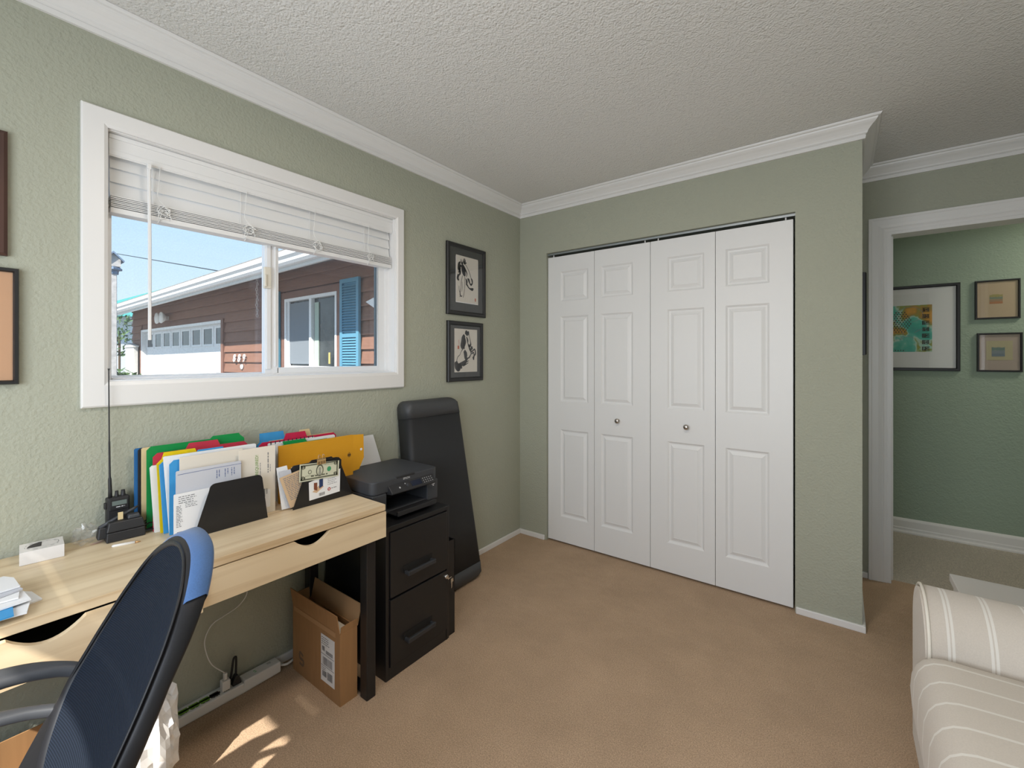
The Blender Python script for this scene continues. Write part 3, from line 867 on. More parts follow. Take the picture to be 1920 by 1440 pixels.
# ================================================================== FILING CABINET
cab = empty('filing_cabinet', (0.24, -1.39, 0), 'black two-drawer metal filing cabinet between the desk and the step platform', 'cabinet')
cy0, cy1, cz1, cx1 = -1.571, -1.213, 0.621, 0.462
body = B()
body.box(0.018, cx1, cy0, cy0 + 0.016, 0, cz1).box(0.018, cx1, cy1 - 0.016, cy1, 0, cz1).box(0.018, cx1, cy0 + .016, cy1 - .016, cz1 - 0.02, cz1).box(0.018, 0.034, cy0 + .016, cy1 - .016, 0, cz1 - .02).box(0.034, cx1, cy0 + .016, cy1 - .016, 0.0, 0.050)
body.box(0.034, cx1 - 0.010, cy0 + .016, cy1 - .016, 0.05, cz1 - .02)
body.build('body', BLACKM, cab, bevel=0.002)
for (z0, z1, hz) in ((0.332, 0.598, 0.414), (0.054, 0.324, 0.134)):
    dr = box('drawer', cx1 - 0.008, cx1 + 0.006, cy0 + 0.019, cy1 - 0.019, z0, z1, BLACKM, cab, bevel=0.002)
    h = B()
    # bar pull: two posts and a rounded bar
    ya, yb = -1.482, -1.328
    h.box(cx1 + .006, cx1 + 0.030, ya, ya + 0.012, hz - .008, hz + 0.006).box(cx1 + .006, cx1 + 0.030, yb - 0.012, yb, hz - .008, hz + 0.006)
    h.box(cx1 + 0.024, cx1 + 0.036, ya, yb, hz - 0.010, hz + 0.008)
    h.build('handle', M('handle_plastic', (0.03, 0.032, 0.036), 0.45), dr, bevel=0.003)
    box('grip_shade', cx1 + .0062, cx1 + .0070, ya - .004, yb + .002, hz - .004, hz + 0.026, CAVITY, dr)  # flat dark sheet on the drawer face, painted as recess shade
lk = B().lathe([(0, 0.012), (0.008, 0.012), (0.010, 0.009), (0.010, 0)], (cx1 + 0.004, -1.241, 0.300), 'x', 16).build('lock', CHROME, cab, smooth=True)
kx = cx1 + 0.018
B().box(kx - .002, kx, -1.241 - .006, -1.241 + .006, .293, .307).box(kx - .004, kx - .002, -1.236, -1.212, 0.286, 0.292).prism([(kx + .002, -1.222, .284), (kx + .002, -1.208, .286), (kx + .002, -1.206, .270), (kx + .002, -1.222, .266)], (.0015, 0, 0)).prism([(kx + .003, -1.220, .270), (kx + .003, -1.214, .270), (kx + .003, -1.216, .246), (kx + .003, -1.221, .240)], (.0015, 0, 0)).build('key', CHROME, cab)

# slim open file bin beside the cabinet
bn = B(); x0, x1, y0, y1, z1 = 0.245, 0.452, -1.208, -1.166, 0.446
bn.box(x0, x1, y0, y0 + .0025, 0, z1).box(x0, x1, y1 - .0025, y1, 0, z1).box(x0, x0 + .0025, y0, y1, 0, z1).box(x1 - .0025, x1, y0, y1, 0, z1).box(x0, x1, y0, y1, 0, .004)
tag(bn.build('slim_bin', BLACKM), 'slim open-topped black metal bin against the filing cabinet side', 'bin')

# ================================================================== STEP PLATFORM leaning on the wall
def step_platform():
    t = empty('aerobic_step', (0.17, -0.95, 0), 'tall black step platform leaning upright against the green wall', 'step platform')
    L = 1.085; th = 0.098
    xb, xt = 0.218, 0.106             # front face at bottom / top
    lean = math.asin((xb - xt) / L)
    up = Vector((-math.sin(lean), 0, math.cos(lean))); out = Vector((math.cos(lean), 0, math.sin(lean)))
    base = Vector((xb, 0, th * math.sin(lean) * 0.0 + 0.004))
    def half(s):  # y limits along the length
        return (-1.160, -0.672 - (0.772 - 0.672) * s)
    def section(s, rr, grow, hf=1.0):
        """rounded cross-section at length s, front rounded by rr"""
        y0, y1 = half(s); y0 -= grow; y1 += grow
        pts = []
        c = base + up * (L * s)
        f = grow
        n = 6
        for k in range(n + 1):   # front right corner
            a = math.pi / 2 * k / n
            pts.append((y1 - rr + rr * math.sin(a), f - rr + rr * math.cos(a)))
        pts.append((y1 - .006, -th * hf)); pts.append((y0 + .006, -th * hf))
        for k in range(n + 1):
            a = math.pi / 2 * k / n
            pts.append((y0 + rr - rr * math.cos(a), f - rr + rr * math.sin(a)))
        return [c + out * d + Vector((0, y, 0)) for y, d in pts]
    def loft(name, stations, mat):
        rows = [section(*q) for q in stations]; m = len(rows[0]); b = B()
        vs = [v for r in rows for v in r]; fs = []
        for i in range(len(rows) - 1):
            for j in range(m): fs.append((i * m + j, i * m + (j + 1) % m, (i + 1) * m + (j + 1) % m, (i + 1) * m + j))
        fs.append(tuple(range(m))); fs.append(tuple((len(rows) - 1) * m + j for j in range(m)))
        return b.add(vs, fs).build(name, mat, t, smooth=True)
    loft('deck', [(0.06, .028, 0), (0.3, .028, 0), (0.6, .028, 0), (0.94, .028, 0)], M('step_deck', (0.016, 0.017, 0.019), 0.62, bump=(300, .15, .002)))
    CAP = M('step_cap', (0.050, 0.052, 0.055), 0.5)
    def endcap(ss):
        return loft('end_cap', ss, CAP)
    endcap([(0.912, .03, .002), (0.97, .034, .001), (0.985, .045, -.006, .98), (0.995, .05, -.018, .94), (1.0, .05, -.034, .88)])
    endcap([(0.088, .03, .002), (0.03, .034, .001), (0.015, .045, -.006, .98), (0.005, .05, -.018, .94), (0.0, .05, -.034, .88)])
step_platform()

# ================================================================== PRINTER
pr = empty('printer', (0.21, -1.38, cz1), 'compact black inkjet printer with its paper tray out, on the filing cabinet', 'printer')
PY0, PY1, PX0, PX1, PZ0, PZ1 = -1.566, -1.192, 0.055, 0.365, 0.621, 0.786
for (fx, fy) in ((.08, PY0 + .03), (.08, PY1 - .03), (.34, PY0 + .03), (.34, PY1 - .03)):
    box('foot', fx - .012, fx + .012, fy - .012, fy + .012, PZ0, PZ0 + .012, BLACKP, pr)
low = PZ0 + 0.012; mid = 0.728
b = B().box(PX0, PX1, PY0, PY0 + .075, low, mid).box(PX0, PX1, PY1 - .068, PY1, low, mid).box(PX0, PX0 + .15, PY0 + .075, PY1 - .068, low, mid).box(PX0 + .15, PX1 - .004, PY0 + .075, PY1 - .068, low, low + 0.012)
b.build('lower_body', DGREYP, pr, bevel=0.006, seg=3)
def rrect(x0, x1, y0, y1, r, n=6):
    pts = []
    for (cx, cy, a0) in ((x1 - r, y1 - r, 0), (x0 + r, y1 - r, 90), (x0 + r, y0 + r, 180), (x1 - r, y0 + r, 270)):
        for k in range(n + 1):
            a = math.radians(a0 + 90 * k / n); pts.append((cx + r * math.cos(a), cy + r * math.sin(a)))
    return pts
b = B().prism([(x, y, mid + .001) for x, y in rrect(PX0, PX1, PY0, PY1, .028)], (0, 0, PZ1 - mid - .003))
b.build('scanner_lid', DGREYP, pr, bevel=0.004, seg=2)
box('lid_notch', PX1 - .012, PX1 + .0008, -1.440, -1.335, PZ1 - .010, PZ1 - .0015, BLACKP, pr, bevel=0.002)
box('paper_slot', PX0 + .15, PX0 + .16, PY0 + .08, PY1 - .07, low + .012, mid, CAVITY, pr)
# control panel tilting outward
ya, yb = PY0 + .080, PY1 - .040
cp = B().prism([(PX1 - .02, ya, .752), (PX1 + .001, ya, .758), (PX1 + .030, ya, .728), (PX1 + .030, ya, .722), (PX1 - .02, ya, .715)], (0, yb - ya, 0)).build('control_panel', BLACKP, pr, bevel=0.002)
nrm = Vector((.030, 0, .029)).normalized()
Pu = Vector((0, 1, 0)); Pv = Vector((-.029, 0, .030)).normalized()
po = Vector((PX1 + .030, ya, .728)) + nrm * .0012
b = B(); put2d(b, [(.115, .008), (.175, .008), (.175, .034), (.115, .034)], [(0, 1, 2, 3)], po, Pu, Pv)
b.build('screen', M('lcd_screen', (0.012, 0.016, 0.035), 0.12), cp)
b = B()
for r_ in range(3):
    for c in range(5): blob(b, .188 + c * .0125, .010 + r_ * .0105, .0028, .0022, po, Pu, Pv, 8)
blob(b, .050, .018, .0045, .0045, po, Pu, Pv, 12); blob(b, .085, .030, .003, .003, po, Pu, Pv, 12)
tag(b.build('buttons', M('button_grey', (0.45, 0.46, 0.47), 0.5), cp), kind='stuff')
b = B().lathe([(0, .004), (.006, .004), (.0075, 0)], po + Pu * .095 + Pv * .02, 'x', 14)
b.build('dial', DGREYP, cp)
# output tray
tr = B().box(PX1 - .08, PX1 + .065, PY0 + .080, PY1 - .072, low + .004, low + .010).box(PX1 + .055, PX1 + .067, PY0 + .080, PY1 - .072, low + .004, low + .024)
tr.build('output_tray', BLACKP, pr, bevel=0.002)
b = B(); vs, fs = text_faces('EPSON', 0.0125, 'CENTER'); put2d(b, vs, fs, (PX1 + .0012, -1.385, .7665), (0, 1, 0), (0, 0, 1))
b.build('lettering', M('logo_silver', (0.72, 0.73, 0.74), 0.4), pr)
b = B(); O = Vector((PX1 + .0006, PY1 - .040, .700)); put2d(b, [(0, .004), (.018, .006), (.018, .009), (0, .007)], [(0, 1, 2, 3)], O, (0, 1, 0), (0, 0, 1)); put2d(b, [(.006, -.003), (.014, -.002), (.014, .003), (.006, .002)], [(0, 1, 2, 3)], O, (0, 1, 0), (0, 0, 1))
b.build('model_mark', MATS['logo_silver'], pr)

# ================================================================== CARDBOARD BOX by the desk leg
cbx = empty('cardboard_box', (0.26, -1.71, 0), 'tall narrow open cardboard box with a shipping label, by the desk leg', 'box')
bx0, bx1, by0, by1, bz = 0.078, 0.428, -1.752, -1.679, 0.272
t_ = 0.004
B().box(bx0, bx1, by0, by1, 0.0, t_).box(bx0, bx1, by0, by0 + t_, t_, bz).box(bx0, bx1, by1 - t_, by1, t_, bz).box(bx0, bx0 + t_, by0 + t_, by1 - t_, t_, bz).box(bx1 - t_, bx1, by0 + t_, by1 - t_, t_, bz).build('carton', KRAFT, cbx)
def flap(a, b_, off): return B().prism([a, b_, Vector(b_) + Vector(off), Vector(a) + Vector(off)], (0, 0.003, 0) if abs(off[1]) > abs(off[0]) or True and off[0] == 0 else (0.003, 0, 0))
flap((bx0, by0, bz), (bx1 - .004, by0, bz), (0, -0.012, 0.072)).build('flap', KRAFT, cbx)
B().prism([(bx0 + .01, by1, bz), (bx1, by1, bz), (bx1, by1 + .012, bz + .050), (bx1 - .01, by1 + .018, bz + .074), (bx0 + .01, by1 + .018, bz + .078)], (0, .003, 0)).build('flap', KRAFTIN, cbx)
B().prism([(bx1, by0 + .003, bz), (bx1, by1, bz), (bx1 + .003, by1, bz + .030), (bx1 + .003, by0 + .003, bz + .026)], (-.003, 0, 0)).build('flap', KRAFT, cbx)
B().prism([(bx0, by0 + .003, bz), (bx0, by1, bz), (bx0 - .006, by1, bz + .04), (bx0 - .006, by0 + .003, bz + .04)], (.003, 0, 0)).build('flap', KRAFT, cbx)
box('torn_tape', bx0 + .01, bx1 - .03, by0 - .0012, by0 - .0002, bz - .022, bz - .004, M('kraft_torn', (0.46, 0.27, 0.13), .85), cbx)
box('contents', bx0 + .06, bx1 - .012, by0 + .010, by1 - .016, 0.006, bz - .012, CREAMP, cbx)
lb = box('shipping_label', .298, .392, by0 - .0012, by0 - .0002, .052, .232, PAPER, cbx)
b = B(); O = Vector((.298, by0 - .0016, .052)); U = Vector((1, 0, 0)); V = Vector((0, 0, 1))
textlines(b, .006, .06, .168, .008, 4, .003, O, U, V); barcode(b, .008, .028, .118, .136, O, U, V); barcode(b, .036, .082, .112, .126, O, U, V)
barcode(b, .014, .080, .066, .096, O, U, V); barcode(b, .010, .040, .020, .042, O, U, V); barcode(b, .046, .078, .016, .046, O, U, V); textlines(b, .006, .04, .052, .007, 2, .003, O, U, V)
for z in (.105, .060): put2d(b, [(.002, z), (.092, z), (.092, z + .0022), (.002, z + .0022)], [(0, 1, 2, 3)], O, U, V)
tag(b.build('print', GREYINK, lb), kind='stuff')
b = B(); O2 = Vector((bx0, by0 - .0008, 0))
ribbon(b, [(.085, .085), (.060, .092), (.058, .070), (.085, .066), (.082, .046), (.055, .048)], [.010, .012, .010], O2, U, V)
b.build('stamp_mark', M('kraft_print', (0.20, 0.13, 0.08), .85), cbx)

# second cardboard box under the desk at the far left
c2 = empty('cardboard_box', (0.17, -2.58, 0), 'low brown cardboard box on the carpet under the desk behind the chair', 'box')
B().box(.04, .32, -2.72, -2.44, 0, .004).box(.04, .32, -2.72, -2.716, .004, .23).box(.04, .32, -2.444, -2.44, .004, .23).box(.04, .044, -2.716, -2.444, .004, .23).box(.316, .32, -2.716, -2.444, .004, .23).build('carton', KRAFT, c2)
B().prism([(.044, -2.44, .23), (.316, -2.44, .23), (.316, -2.37, .225), (.044, -2.37, .225)], (0, 0, .003)).build('flap', KRAFT, c2)

# ================================================================== POWER STRIP AND PLUGS
ps = empty('power_strip', (0.045, -2.05, 0), 'long white power strip with green outlet covers on the carpet along the wall', 'power strip')
SX0, SX1, SZ = 0.016, 0.066, 0.046
B().box(SX0, SX1, -2.40, -1.935, 0.004, SZ - .006).box(SX0, SX1, -1.935, -1.795, 0.004, SZ + .002).build('housing', WHITEP, ps, bevel=0.005, seg=3)
GRN = M('outlet_green', (0.16, 0.36, 0.03), 0.5)
def outlet(y, mat, nm):
    z = SZ - .0058
    b = B().box(SX0 + .012, SX1 - .014, y - .014, y + .014, z, z + .0012).box(SX0 + .019, SX1 - .021, y - .018, y + .018, z, z + .0012)
    b.build(nm, mat, ps)
for y in (-2.128, -2.095, -2.062): outlet(y, GRN, 'green_outlet')
outlet(-2.029, BLACKP, 'black_outlet'); outlet(-2.20, GRN, 'green_outlet'); outlet(-2.26, GRN, 'green_outlet')
b = B(); O = Vector((SX1 - .010, -2.15, SZ - .0052))
for k in range(5): textlines(b, .01 + k * .034, .032 + k * .034, 0, .004, 1, .0025, O, Vector((0, 1, 0)), Vector((-1, 0, 0)), .1)
tag(b.build('print', INK, ps), kind='stuff')
vs, fs = text_faces('S', .022); b = B(); put2d(b, vs, fs, (SX1 - .018, -1.892, SZ + .0026), (0, 1, 0), (-1, 0, 0)); b.build('mark', M('indicator_green', (0.05, 0.45, 0.10), .5), ps)
box('switch', SX0 + .018, SX1 - .022, -1.84, -1.826, SZ + .002, SZ + .005, M('switch_grey', (.5, .5, .49), .5), ps)
B().tube(smooth_path([(SX0 + .02, -1.797, .024), (.06, -1.77, .020), (.052, -1.72, .022), (.035, -1.66, .012), (.030, -1.58, .010)], 6), .0048, 8).build('power_cord', WHITEP, ps, smooth=True)
# white usb charger with cable running up to the desk
ch = empty('phone_charger', (0.042, -1.995, SZ - .006), 'white cube phone charger with a thin cable plugged into the power strip', 'charger')
box('charger_body', .028, .056, -2.008, -1.980, SZ - .005, SZ + .033, WHITEP, ch, bevel=0.004)
box('plug', .035, .049, -2.000, -1.988, SZ + .033, SZ + .058, WHITEP, ch, bevel=0.003)
cpts = [P(406, 1268, x=.040), P(398, 1247, x=.03), P(387, 1225, x=.022), P(384, 1200, x=.02), P(397, 1172, x=.02), P(420, 1155, x=.022), P(445, 1138, x=.026), P(461, 1118, x=.03), P(464, 1100, x=.034), P(462, 1085, x=.036)]
cpts[0] = Vector((.042, -1.994, SZ + .057))
cpts.append(Vector((.04, cpts[-1].y, .700)))
B().tube(smooth_path(cpts, 6), .0019, 6).build('cable', WHITEP, ch, smooth=True)
# black plug
bp = empty('power_plug', (0.042, -1.955, SZ - .006), 'black angled plug with a folded cord beside the white charger', 'plug')
B().prism([(.030, -1.972, SZ - .0055), (.030, -1.940, SZ - .0055), (.030, -1.944, SZ + .012), (.030, -1.954, SZ + .034), (.030, -1.962, SZ + .030), (.030, -1.970, SZ + .012)], (.024, 0, 0)).build('plug_body', BLACKP, bp, bevel=0.003)
B().tube(smooth_path([(.042, -1.957, SZ + .03), (.044, -1.957, SZ + .07), (.046, -1.958, SZ + .098), (.046, -1.963, SZ + .102), (.044, -1.967, SZ + .09), (.040, -1.972, SZ + .04), (.03, -1.976, SZ + .004)], 6), .0042, 8).build('cord', BLACKP, bp, smooth=True)

# ================================================================== FILES ON THE DESK
FB = DZ + 0.0005
FOLD = {}
def fmat(nm, col):
    return M('folder_' + nm, col, 0.55, noise=(40, .04))
GREENF = fmat('green', (0.0, 0.26, 0.055)); REDF = fmat('red', (0.50, 0.030, 0.060)); YELF = fmat('yellow', (0.78, 0.56, 0.0)); BLUEF = fmat('blue', (0.045, 0.30, 0.62)); CRIMF = fmat('crimson', (0.52, 0.01, 0.06))
NAVYF = fmat('navyblue', (0.02, 0.14, 0.36)); BLKF = fmat('black', (0.015, 0.015, 0.018))
def upright(name, label, cat, mat, x, L, R, tab=None, th=0.003, zb=FB, group='papers standing in a row on the desk', cut=0.012, botshift=0.0, inner=None):
    """flat folder/sheet standing parallel to the wall at depth x. L, R: pixel of its upper corners"""
    a = P(*L, x=x); c = P(*R, x=x)
    y0, y1 = a.y, c.y; z1 = (a.z + c.z) / 2
    sh = botshift
    poly = [(y0 + sh, zb), (y1 + sh, zb), (y1, z1 - cut), (y1 - cut, z1)]
    if tab:
        t0 = P(tab[0], tab[2], x=x); t1 = P(tab[1], tab[3], x=x); zt = (t0.z + t1.z) / 2
        poly += [(min(t1.y + .008, y1 - cut - .001), z1), (t1.y, zt), (t0.y, zt), (max(t0.y - .010, y0 + cut + .001), z1)]
    poly += [(y0 + cut, z1), (y0, z1 - cut)]
    root = empty(name, (x, (y0 + y1) / 2, zb), label, cat, group)
    B().prism([(x - th, y, z) for y, z in poly], (th, 0, 0)).build('cover', mat, root)
    if inner:
        B().prism([(x - th * .9, y0 + .006, zb), (x - th * .9, y1 - .004, zb), (x - th * .9, y1 - .004, z1 - .006), (x - th * .9, y0 + .006, z1 - .006)], (-.004, 0, 0)).build('sheets', inner, root)
    return root, y0, y1, z1
upright('notebook', 'blue notebook standing against the wall at the row end by the radio', 'notebook', NAVYF, .038, (252, 841), (340, 831), th=.006, cut=.004, inner=PAPER)
upright('notebook', 'black notebook between the blue notebook and the buff folder', 'notebook', BLKF, .052, (259, 841), (345, 831), th=.005, cut=.006, inner=PAPER)
upright('file_folder', 'plain buff folder between the black notebook and the green folder', 'folder', BUFF, .070, (266, 840), (350, 830), th=.008, cut=.004, inner=PAPER)
upright('file_folder', 'tall green folder rising above the others at the wall end of the row', 'folder', GREENF, .092, (275, 836), (458, 817), tab=(400, 448, 816, 813), th=.004, inner=PAPER)
upright('file_folder', 'red folder with a raised tab in front of the tall green one', 'folder', REDF, .115, (287, 851), (464, 826), tab=(355, 408, 831, 824), th=.004)
upright('paper_stack', 'stack of white paper between the red and the yellow folder', 'paper', PAPER, .134, (282, 876), (430, 850), th=.010, cut=.006, botshift=.012)
upright('file_folder', 'bright yellow folder with a tab in front of the red one', 'folder', YELF, .152, (294, 862), (440, 843), tab=(308, 366, 849, 840), th=.005, botshift=.010)
upright('file_folder', 'sky blue folder with a tab in front of the yellow one', 'folder', BLUEF, .168, (299, 863), (450, 846), tab=(372, 418, 844, 837), th=.006, botshift=.012)
upright('paper_stack', 'bundle of white sheets in front of the sky blue folder', 'paper', PAPER, .186, (307, 861), (480, 828), th=.008, cut=.003, botshift=.016)
upright('file_folder', 'short sky blue folder in front of the white sheets', 'folder', BLUEF, .198, (318, 865), (420, 848), th=.004)
upright('envelope', 'cream envelope in front of the short blue folder', 'envelope', CREAMP, .210, (337, 858), (455, 840), th=.004, cut=.001)
e1, y0, y1, z1 = upright('letter', 'grey-white window envelope letter behind the plain black bookend', 'letter', GREYPAPER, .243, (330, 886), (452, 862), th=.003, cut=.003)
b = B(); O = Vector((.2436, y0, z1)); U = Vector((0, 1, 0)); V = Vector((0, 0, 1))
ribbon(b, [(.004, -.012), (.10, -.010), (.19, -.010)], [.0014], O, U, V)
for k, (a, l_) in enumerate(((.115, .03), (.122, .026), (.140, .03), (.148, .02), (.160, .03), (.168, .026))): textlines(b, 0, l_, -a, .004, 1, .0022, O + V * (-.018) + V * 0, Vector((0, 0, -1)), Vector((0, 1, 0)) * -1, .1)
tag(b.build('print', M('blue_grey_ink', (.10, .14, .30), .8), e1), kind='stuff')
e2, y0, y1, z1 = upright('letter', 'white printed letter with a logo, at the open end behind the plain black bookend', 'letter', PAPER, .252, (326, 928), (440, 905), th=.003, cut=.002)
b = B(); O = Vector((.2526, y0, z1))
textlines(b, .012, .062, -.012, .0065, 4, .0025, O, U, V); textlines(b, .030, .068, -.036, .0055, 3, .002, O, U, V); textlines(b, .006, .024, -.040, .005, 14, .0022, O, U, V, .4)
put2d(b, [(.008, -.128), (.022, -.128), (.022, -.120), (.008, -.120)], [(0, 1, 2, 3)], O, U, V)
tag(b.build('print', GREYINK, e2), kind='stuff')
b = B(); blob(b, .040, -.124, .006, .006, O, U, V); ribbon(b, [(.030, -.120), (.036, -.126), (.048, -.118)], [.003, .005, .002], O, U, V)
b.build('logo', M('navy_ink', (.02, .03, .08), .8), e2)
e3, y0, y1, z1 = upright('leaflet', 'tall cream notice with sideways green lettering in the middle of the row', 'paper', CREAMP, .232, (448, 848), (516, 831), th=.003, cut=.001)
b = B(); vs, fs = text_faces('REQUIRED!', .0150)
Ur, Vr = Vector((0, 0, 1)), Vector((0, -1, 0))
put2d(b, vs, fs, Vector((.2326, y1 - .060, z1 - .101)), Ur, Vr); b.build('lettering', GREENINK, e3)
b = B(); textlines(b, 0, .085, 0, .004, 1, .0022, Vector((.2326, y1 - .052, z1 - .13)), Ur, Vr); textlines(b, 0, .075, 0, .004, 1, .0036, Vector((.2326, y1 - .024, z1 - .098)), Ur, Vr, .05); textlines(b, 0, .03, 0, .004, 1, .002, Vector((.2326, y1 - .017, z1 - .095)), Ur, Vr)
put2d(b, [(0, 0), (.030, 0), (.030, .012), (0, .012)], [(0, 1, 2, 3)], Vector((.2326, y1 - .036, z1 - .185)), Ur, Vr); barcode(b, 0, .02, 0, .005, Vector((.2326, y1 - .028, z1 - .175)), Ur, Vr)
tag(b.build('print', GREYINK, e3), kind='stuff')
box('address_panel', .2321, .2323, y1 - .052, y1 - .018, z1 - .225, z1 - .16, PAPER, e3)
# right-hand part of the row
upright('file_folder', 'blue folder whose tab leads the right half of the row', 'folder', BLUEF, .060, (481, 828), (606, 815), tab=(487, 531, 813, 808), th=.004)
upright('file_folder', 'buff folder with small tabs behind the crimson folder', 'folder', BUFF, .072, (500, 826), (628, 811), tab=(562, 580, 806, 804), th=.004)
upright('file_folder', 'crimson folder with a wide tab in the right half of the row', 'folder', CRIMF, .096, (486, 830), (630, 811), tab=(537, 572, 813, 808), th=.004)
sp, y0, y1, z1 = upright('spiral_notebook', 'white notebook with a black spiral binding in front of the crimson folder', 'notebook', PAPER, .112, (503, 833), (590, 818), th=.006, cut=.003)
for k in range(11):
    yy = y0 + .010 + k * (y1 - y0 - .02) / 10
    B().tube([(.1125, yy, z1 - .006), (.1135, yy, z1 + .001), (.109, yy + .002, z1 + .005), (.1045, yy + .002, z1), (.1055, yy, z1 - .006)], .0017, 6).build('spiral_coil', BLKF, sp)
upright('paper_stack', 'bundle of white paper between the spiral notebook and the second green folder', 'paper', PAPER, .126, (518, 832), (628, 814), th=.008, cut=.004)
upright('file_folder', 'green folder showing just its edge above the yellow envelope', 'folder', GREENF, .138, (526, 837), (618, 819), tab=(530, 572, 829, 821), th=.003)
# yellow clasp envelope
MANILA = M('amber_envelope', (0.66, 0.31, 0.010), 0.6, bump=(25, .25, .01, 2))
en, y0, y1, z1 = upright('clasp_envelope', 'large amber clasp envelope standing behind the bookend with the banknote', 'envelope', MANILA, .166, (523, 838), (662, 814), th=.008, cut=.001)
B().prism([(.166, y1, z1 - .001), (.172, y1 + .050, z1 - .004), (.172, y1 + .052, z1 - .110), (.168, y1 + .030, z1 - .160), (.166, y1, z1 - .165)], (-.003, 0, 0)).build('flap', MANILA, en)
b = B(); blob(b, y1 + .036, z1 - .070, .006, .006, (.1745, 0, 0), (0, 1, 0), (0, 0, 1)); b.build('button', PAPER, en)
b = B(); o_ = Vector((.1668, y1 - .020, z1 - .088)); 
for s in (-1, 0, 1): put2d(b, [(s * .005 - .0012, -.010 + abs(s) * .003), (s * .005 + .0012, -.010 + abs(s) * .003), (s * .005 + .0012, .012 - abs(s) * .004), (s * .005 - .0012, .012 - abs(s) * .004)], [(0, 1, 2, 3)], o_, (0, 1, 0), (0, 0, 1))
put2d(b, [(-.008, -.001), (.008, -.001), (.008, .002), (-.008, .002)], [(0, 1, 2, 3)], o_, (0, 1, 0), (0, 0, 1))
b.build('clasp', INK, en)
# white board leaning at the wall behind the printer
wy0, wy1 = P(675, 815, x=.03).y, P(700, 815, x=.03).y
wb = B().prism([(.022, wy0 - .12, FB - .115), (.022, wy1 + .10, FB - .115), (.022, wy1, P(700, 815, x=.03).z), (.022, wy0 - .12, P(690, 818, x=.03).z)], (.006, 0, 0)).build('foam_board', PAPER)
tag(wb, 'white board with a slanted edge leaning on the wall behind the printer', 'board')
# dark folder and mail held by the second bookend
upright('file_folder', 'black folder directly behind the bookend with the banknote', 'folder', BLKF, .262, (545, 877), (640, 854), tab=(585, 622, 865, 854), th=.004, inner=PAPER)
def loose(name, label, cat, mat, x, quad, th=.003, lines=None, group='mail tucked beside the banknote bookend'):
    pts = [P(q[0], q[1], x=x) for q in quad]
    zmin = min(p.z for p in pts)
    for p in pts: p.z += max(0, FB - zmin)
    r = empty(name, (x, pts[0].y, FB), label, cat, group)
    B().prism([(x - th, p.y, p.z) for p in pts], (th, 0, 0)).build('sheet', mat, r)
    if lines:
        b = B(); o = pts[0] + Vector((.0006, 0, 0)); u = (pts[1] - pts[0]); L_ = u.length; u.normalize(); v = (pts[0] - pts[3]).normalized()
        textlines(b, L_ * .1, L_ * .9, -lines[1] * 1.5, lines[1], lines[0], lines[1] * .4, o, u, v)
        tag(b.build('print', GREYINK, r), kind='stuff')
    return r
loose('letter', 'white folded letter leaning at the open side of the banknote bookend', 'letter', PAPER, .258, [(519, 878), (538, 873), (553, 950), (529, 956)], .004)
loose('letter', 'second white letter tucked beneath the newsprint by the banknote bookend', 'letter', GREYPAPER, .268, [(523, 885), (545, 880), (560, 945), (540, 953)], .003)
loose('newsprint_slip', 'tan folded newsprint slip with dense print beside the banknote', 'paper', M('newsprint', (0.62, 0.44, 0.27), .85), .2755, [(524, 897), (572, 877), (566, 944), (545, 953)], .002, (14, .0068))
# bookends
def bookend(label, y0, y1, t0, t1, zt, x, name='bookend'):
    r = empty(name, (x, (y0 + y1) / 2, FB), label, 'bookend', 'black bookends on the desk')
    rad = .018; poly = [(y0, FB), (y1, FB)]
    # right top rounded
    for k in range(7):
        a = math.pi / 2 * k / 6; poly.append((t1 - rad + rad * math.cos(a), zt - rad + rad * math.sin(a)))
    for k in range(7):
        a = math.pi / 2 + math.pi / 2 * k / 6; poly.append((t0 + rad + rad * math.cos(a), zt - rad + rad * math.sin(a)))
    B().prism([(x, y, z) for y, z in poly], (.0018, 0, 0)).build('plate', M('bookend_black', (0.012, 0.012, 0.013), 0.28), r)
    B().box(x - .014, x, y0 + .01, y1 - .01, FB - .0002, FB + .0009).build('base', MATS['bookend_black'], r)
    return r
bookend('plain black metal bookend holding the left half of the papers', -2.172, -1.946, -2.128, -1.964, .897, .281)
b2 = bookend('black metal bookend with a paper label and a clipped banknote', -1.856, -1.604, -1.800, -1.663, .906, .281)
xb = .2835
q = [P(579, 907, x=xb), P(638, 880, x=xb), P(637, 921, x=xb), P(580, 939, x=xb)]
lw = B().quad(q[3], q[2], q[1] + Vector((0, 0, .004)), q[0] + Vector((0, 0, .004))).build('paper_label', PAPER, b2)
o_ = q[3] + Vector((.0004, 0, 0)); u_ = (q[2] - q[3]).normalized(); v_ = Vector((0, 0, 1))
b = B(); put2d(b, [(.012, .030), (.030, .022), (.060, .040), (.042, .050)], [(0, 1, 2, 3)], o_, u_, v_); b.build('print', M('label_tan', (.62, .42, .26), .8), lw)
b = B(); put2d(b, [(.018, .038), (.032, .030), (.032, .062), (.018, .064)], [(0, 1, 2, 3)], o_ + Vector((.0002, 0, 0)), u_, v_); b.build('print', M('label_brown', (.20, .06, .03), .8), lw)
b = B(); put2d(b, [(.040, .036), (.056, .042), (.056, .074), (.040, .072)], [(0, 1, 2, 3)], o_ + Vector((.0002, 0, 0)), u_, v_); b.build('print', M('label_navy', (.02, .04, .12), .8), lw)
b = B(); barcode(b, .040, .064, .006, .018, o_, u_, v_); textlines(b, .076, .118, .062, .007, 4, .002, o_, u_, v_); textlines(b, .092, .118, .022, .006, 1, .003, o_, u_, v_); tag(b.build('print', GREYINK, lw), kind='stuff')
b = B(); blob(b, .082, .023, .0065, .0065, o_, u_, v_, 16); b.build('print', REDINK, lw)
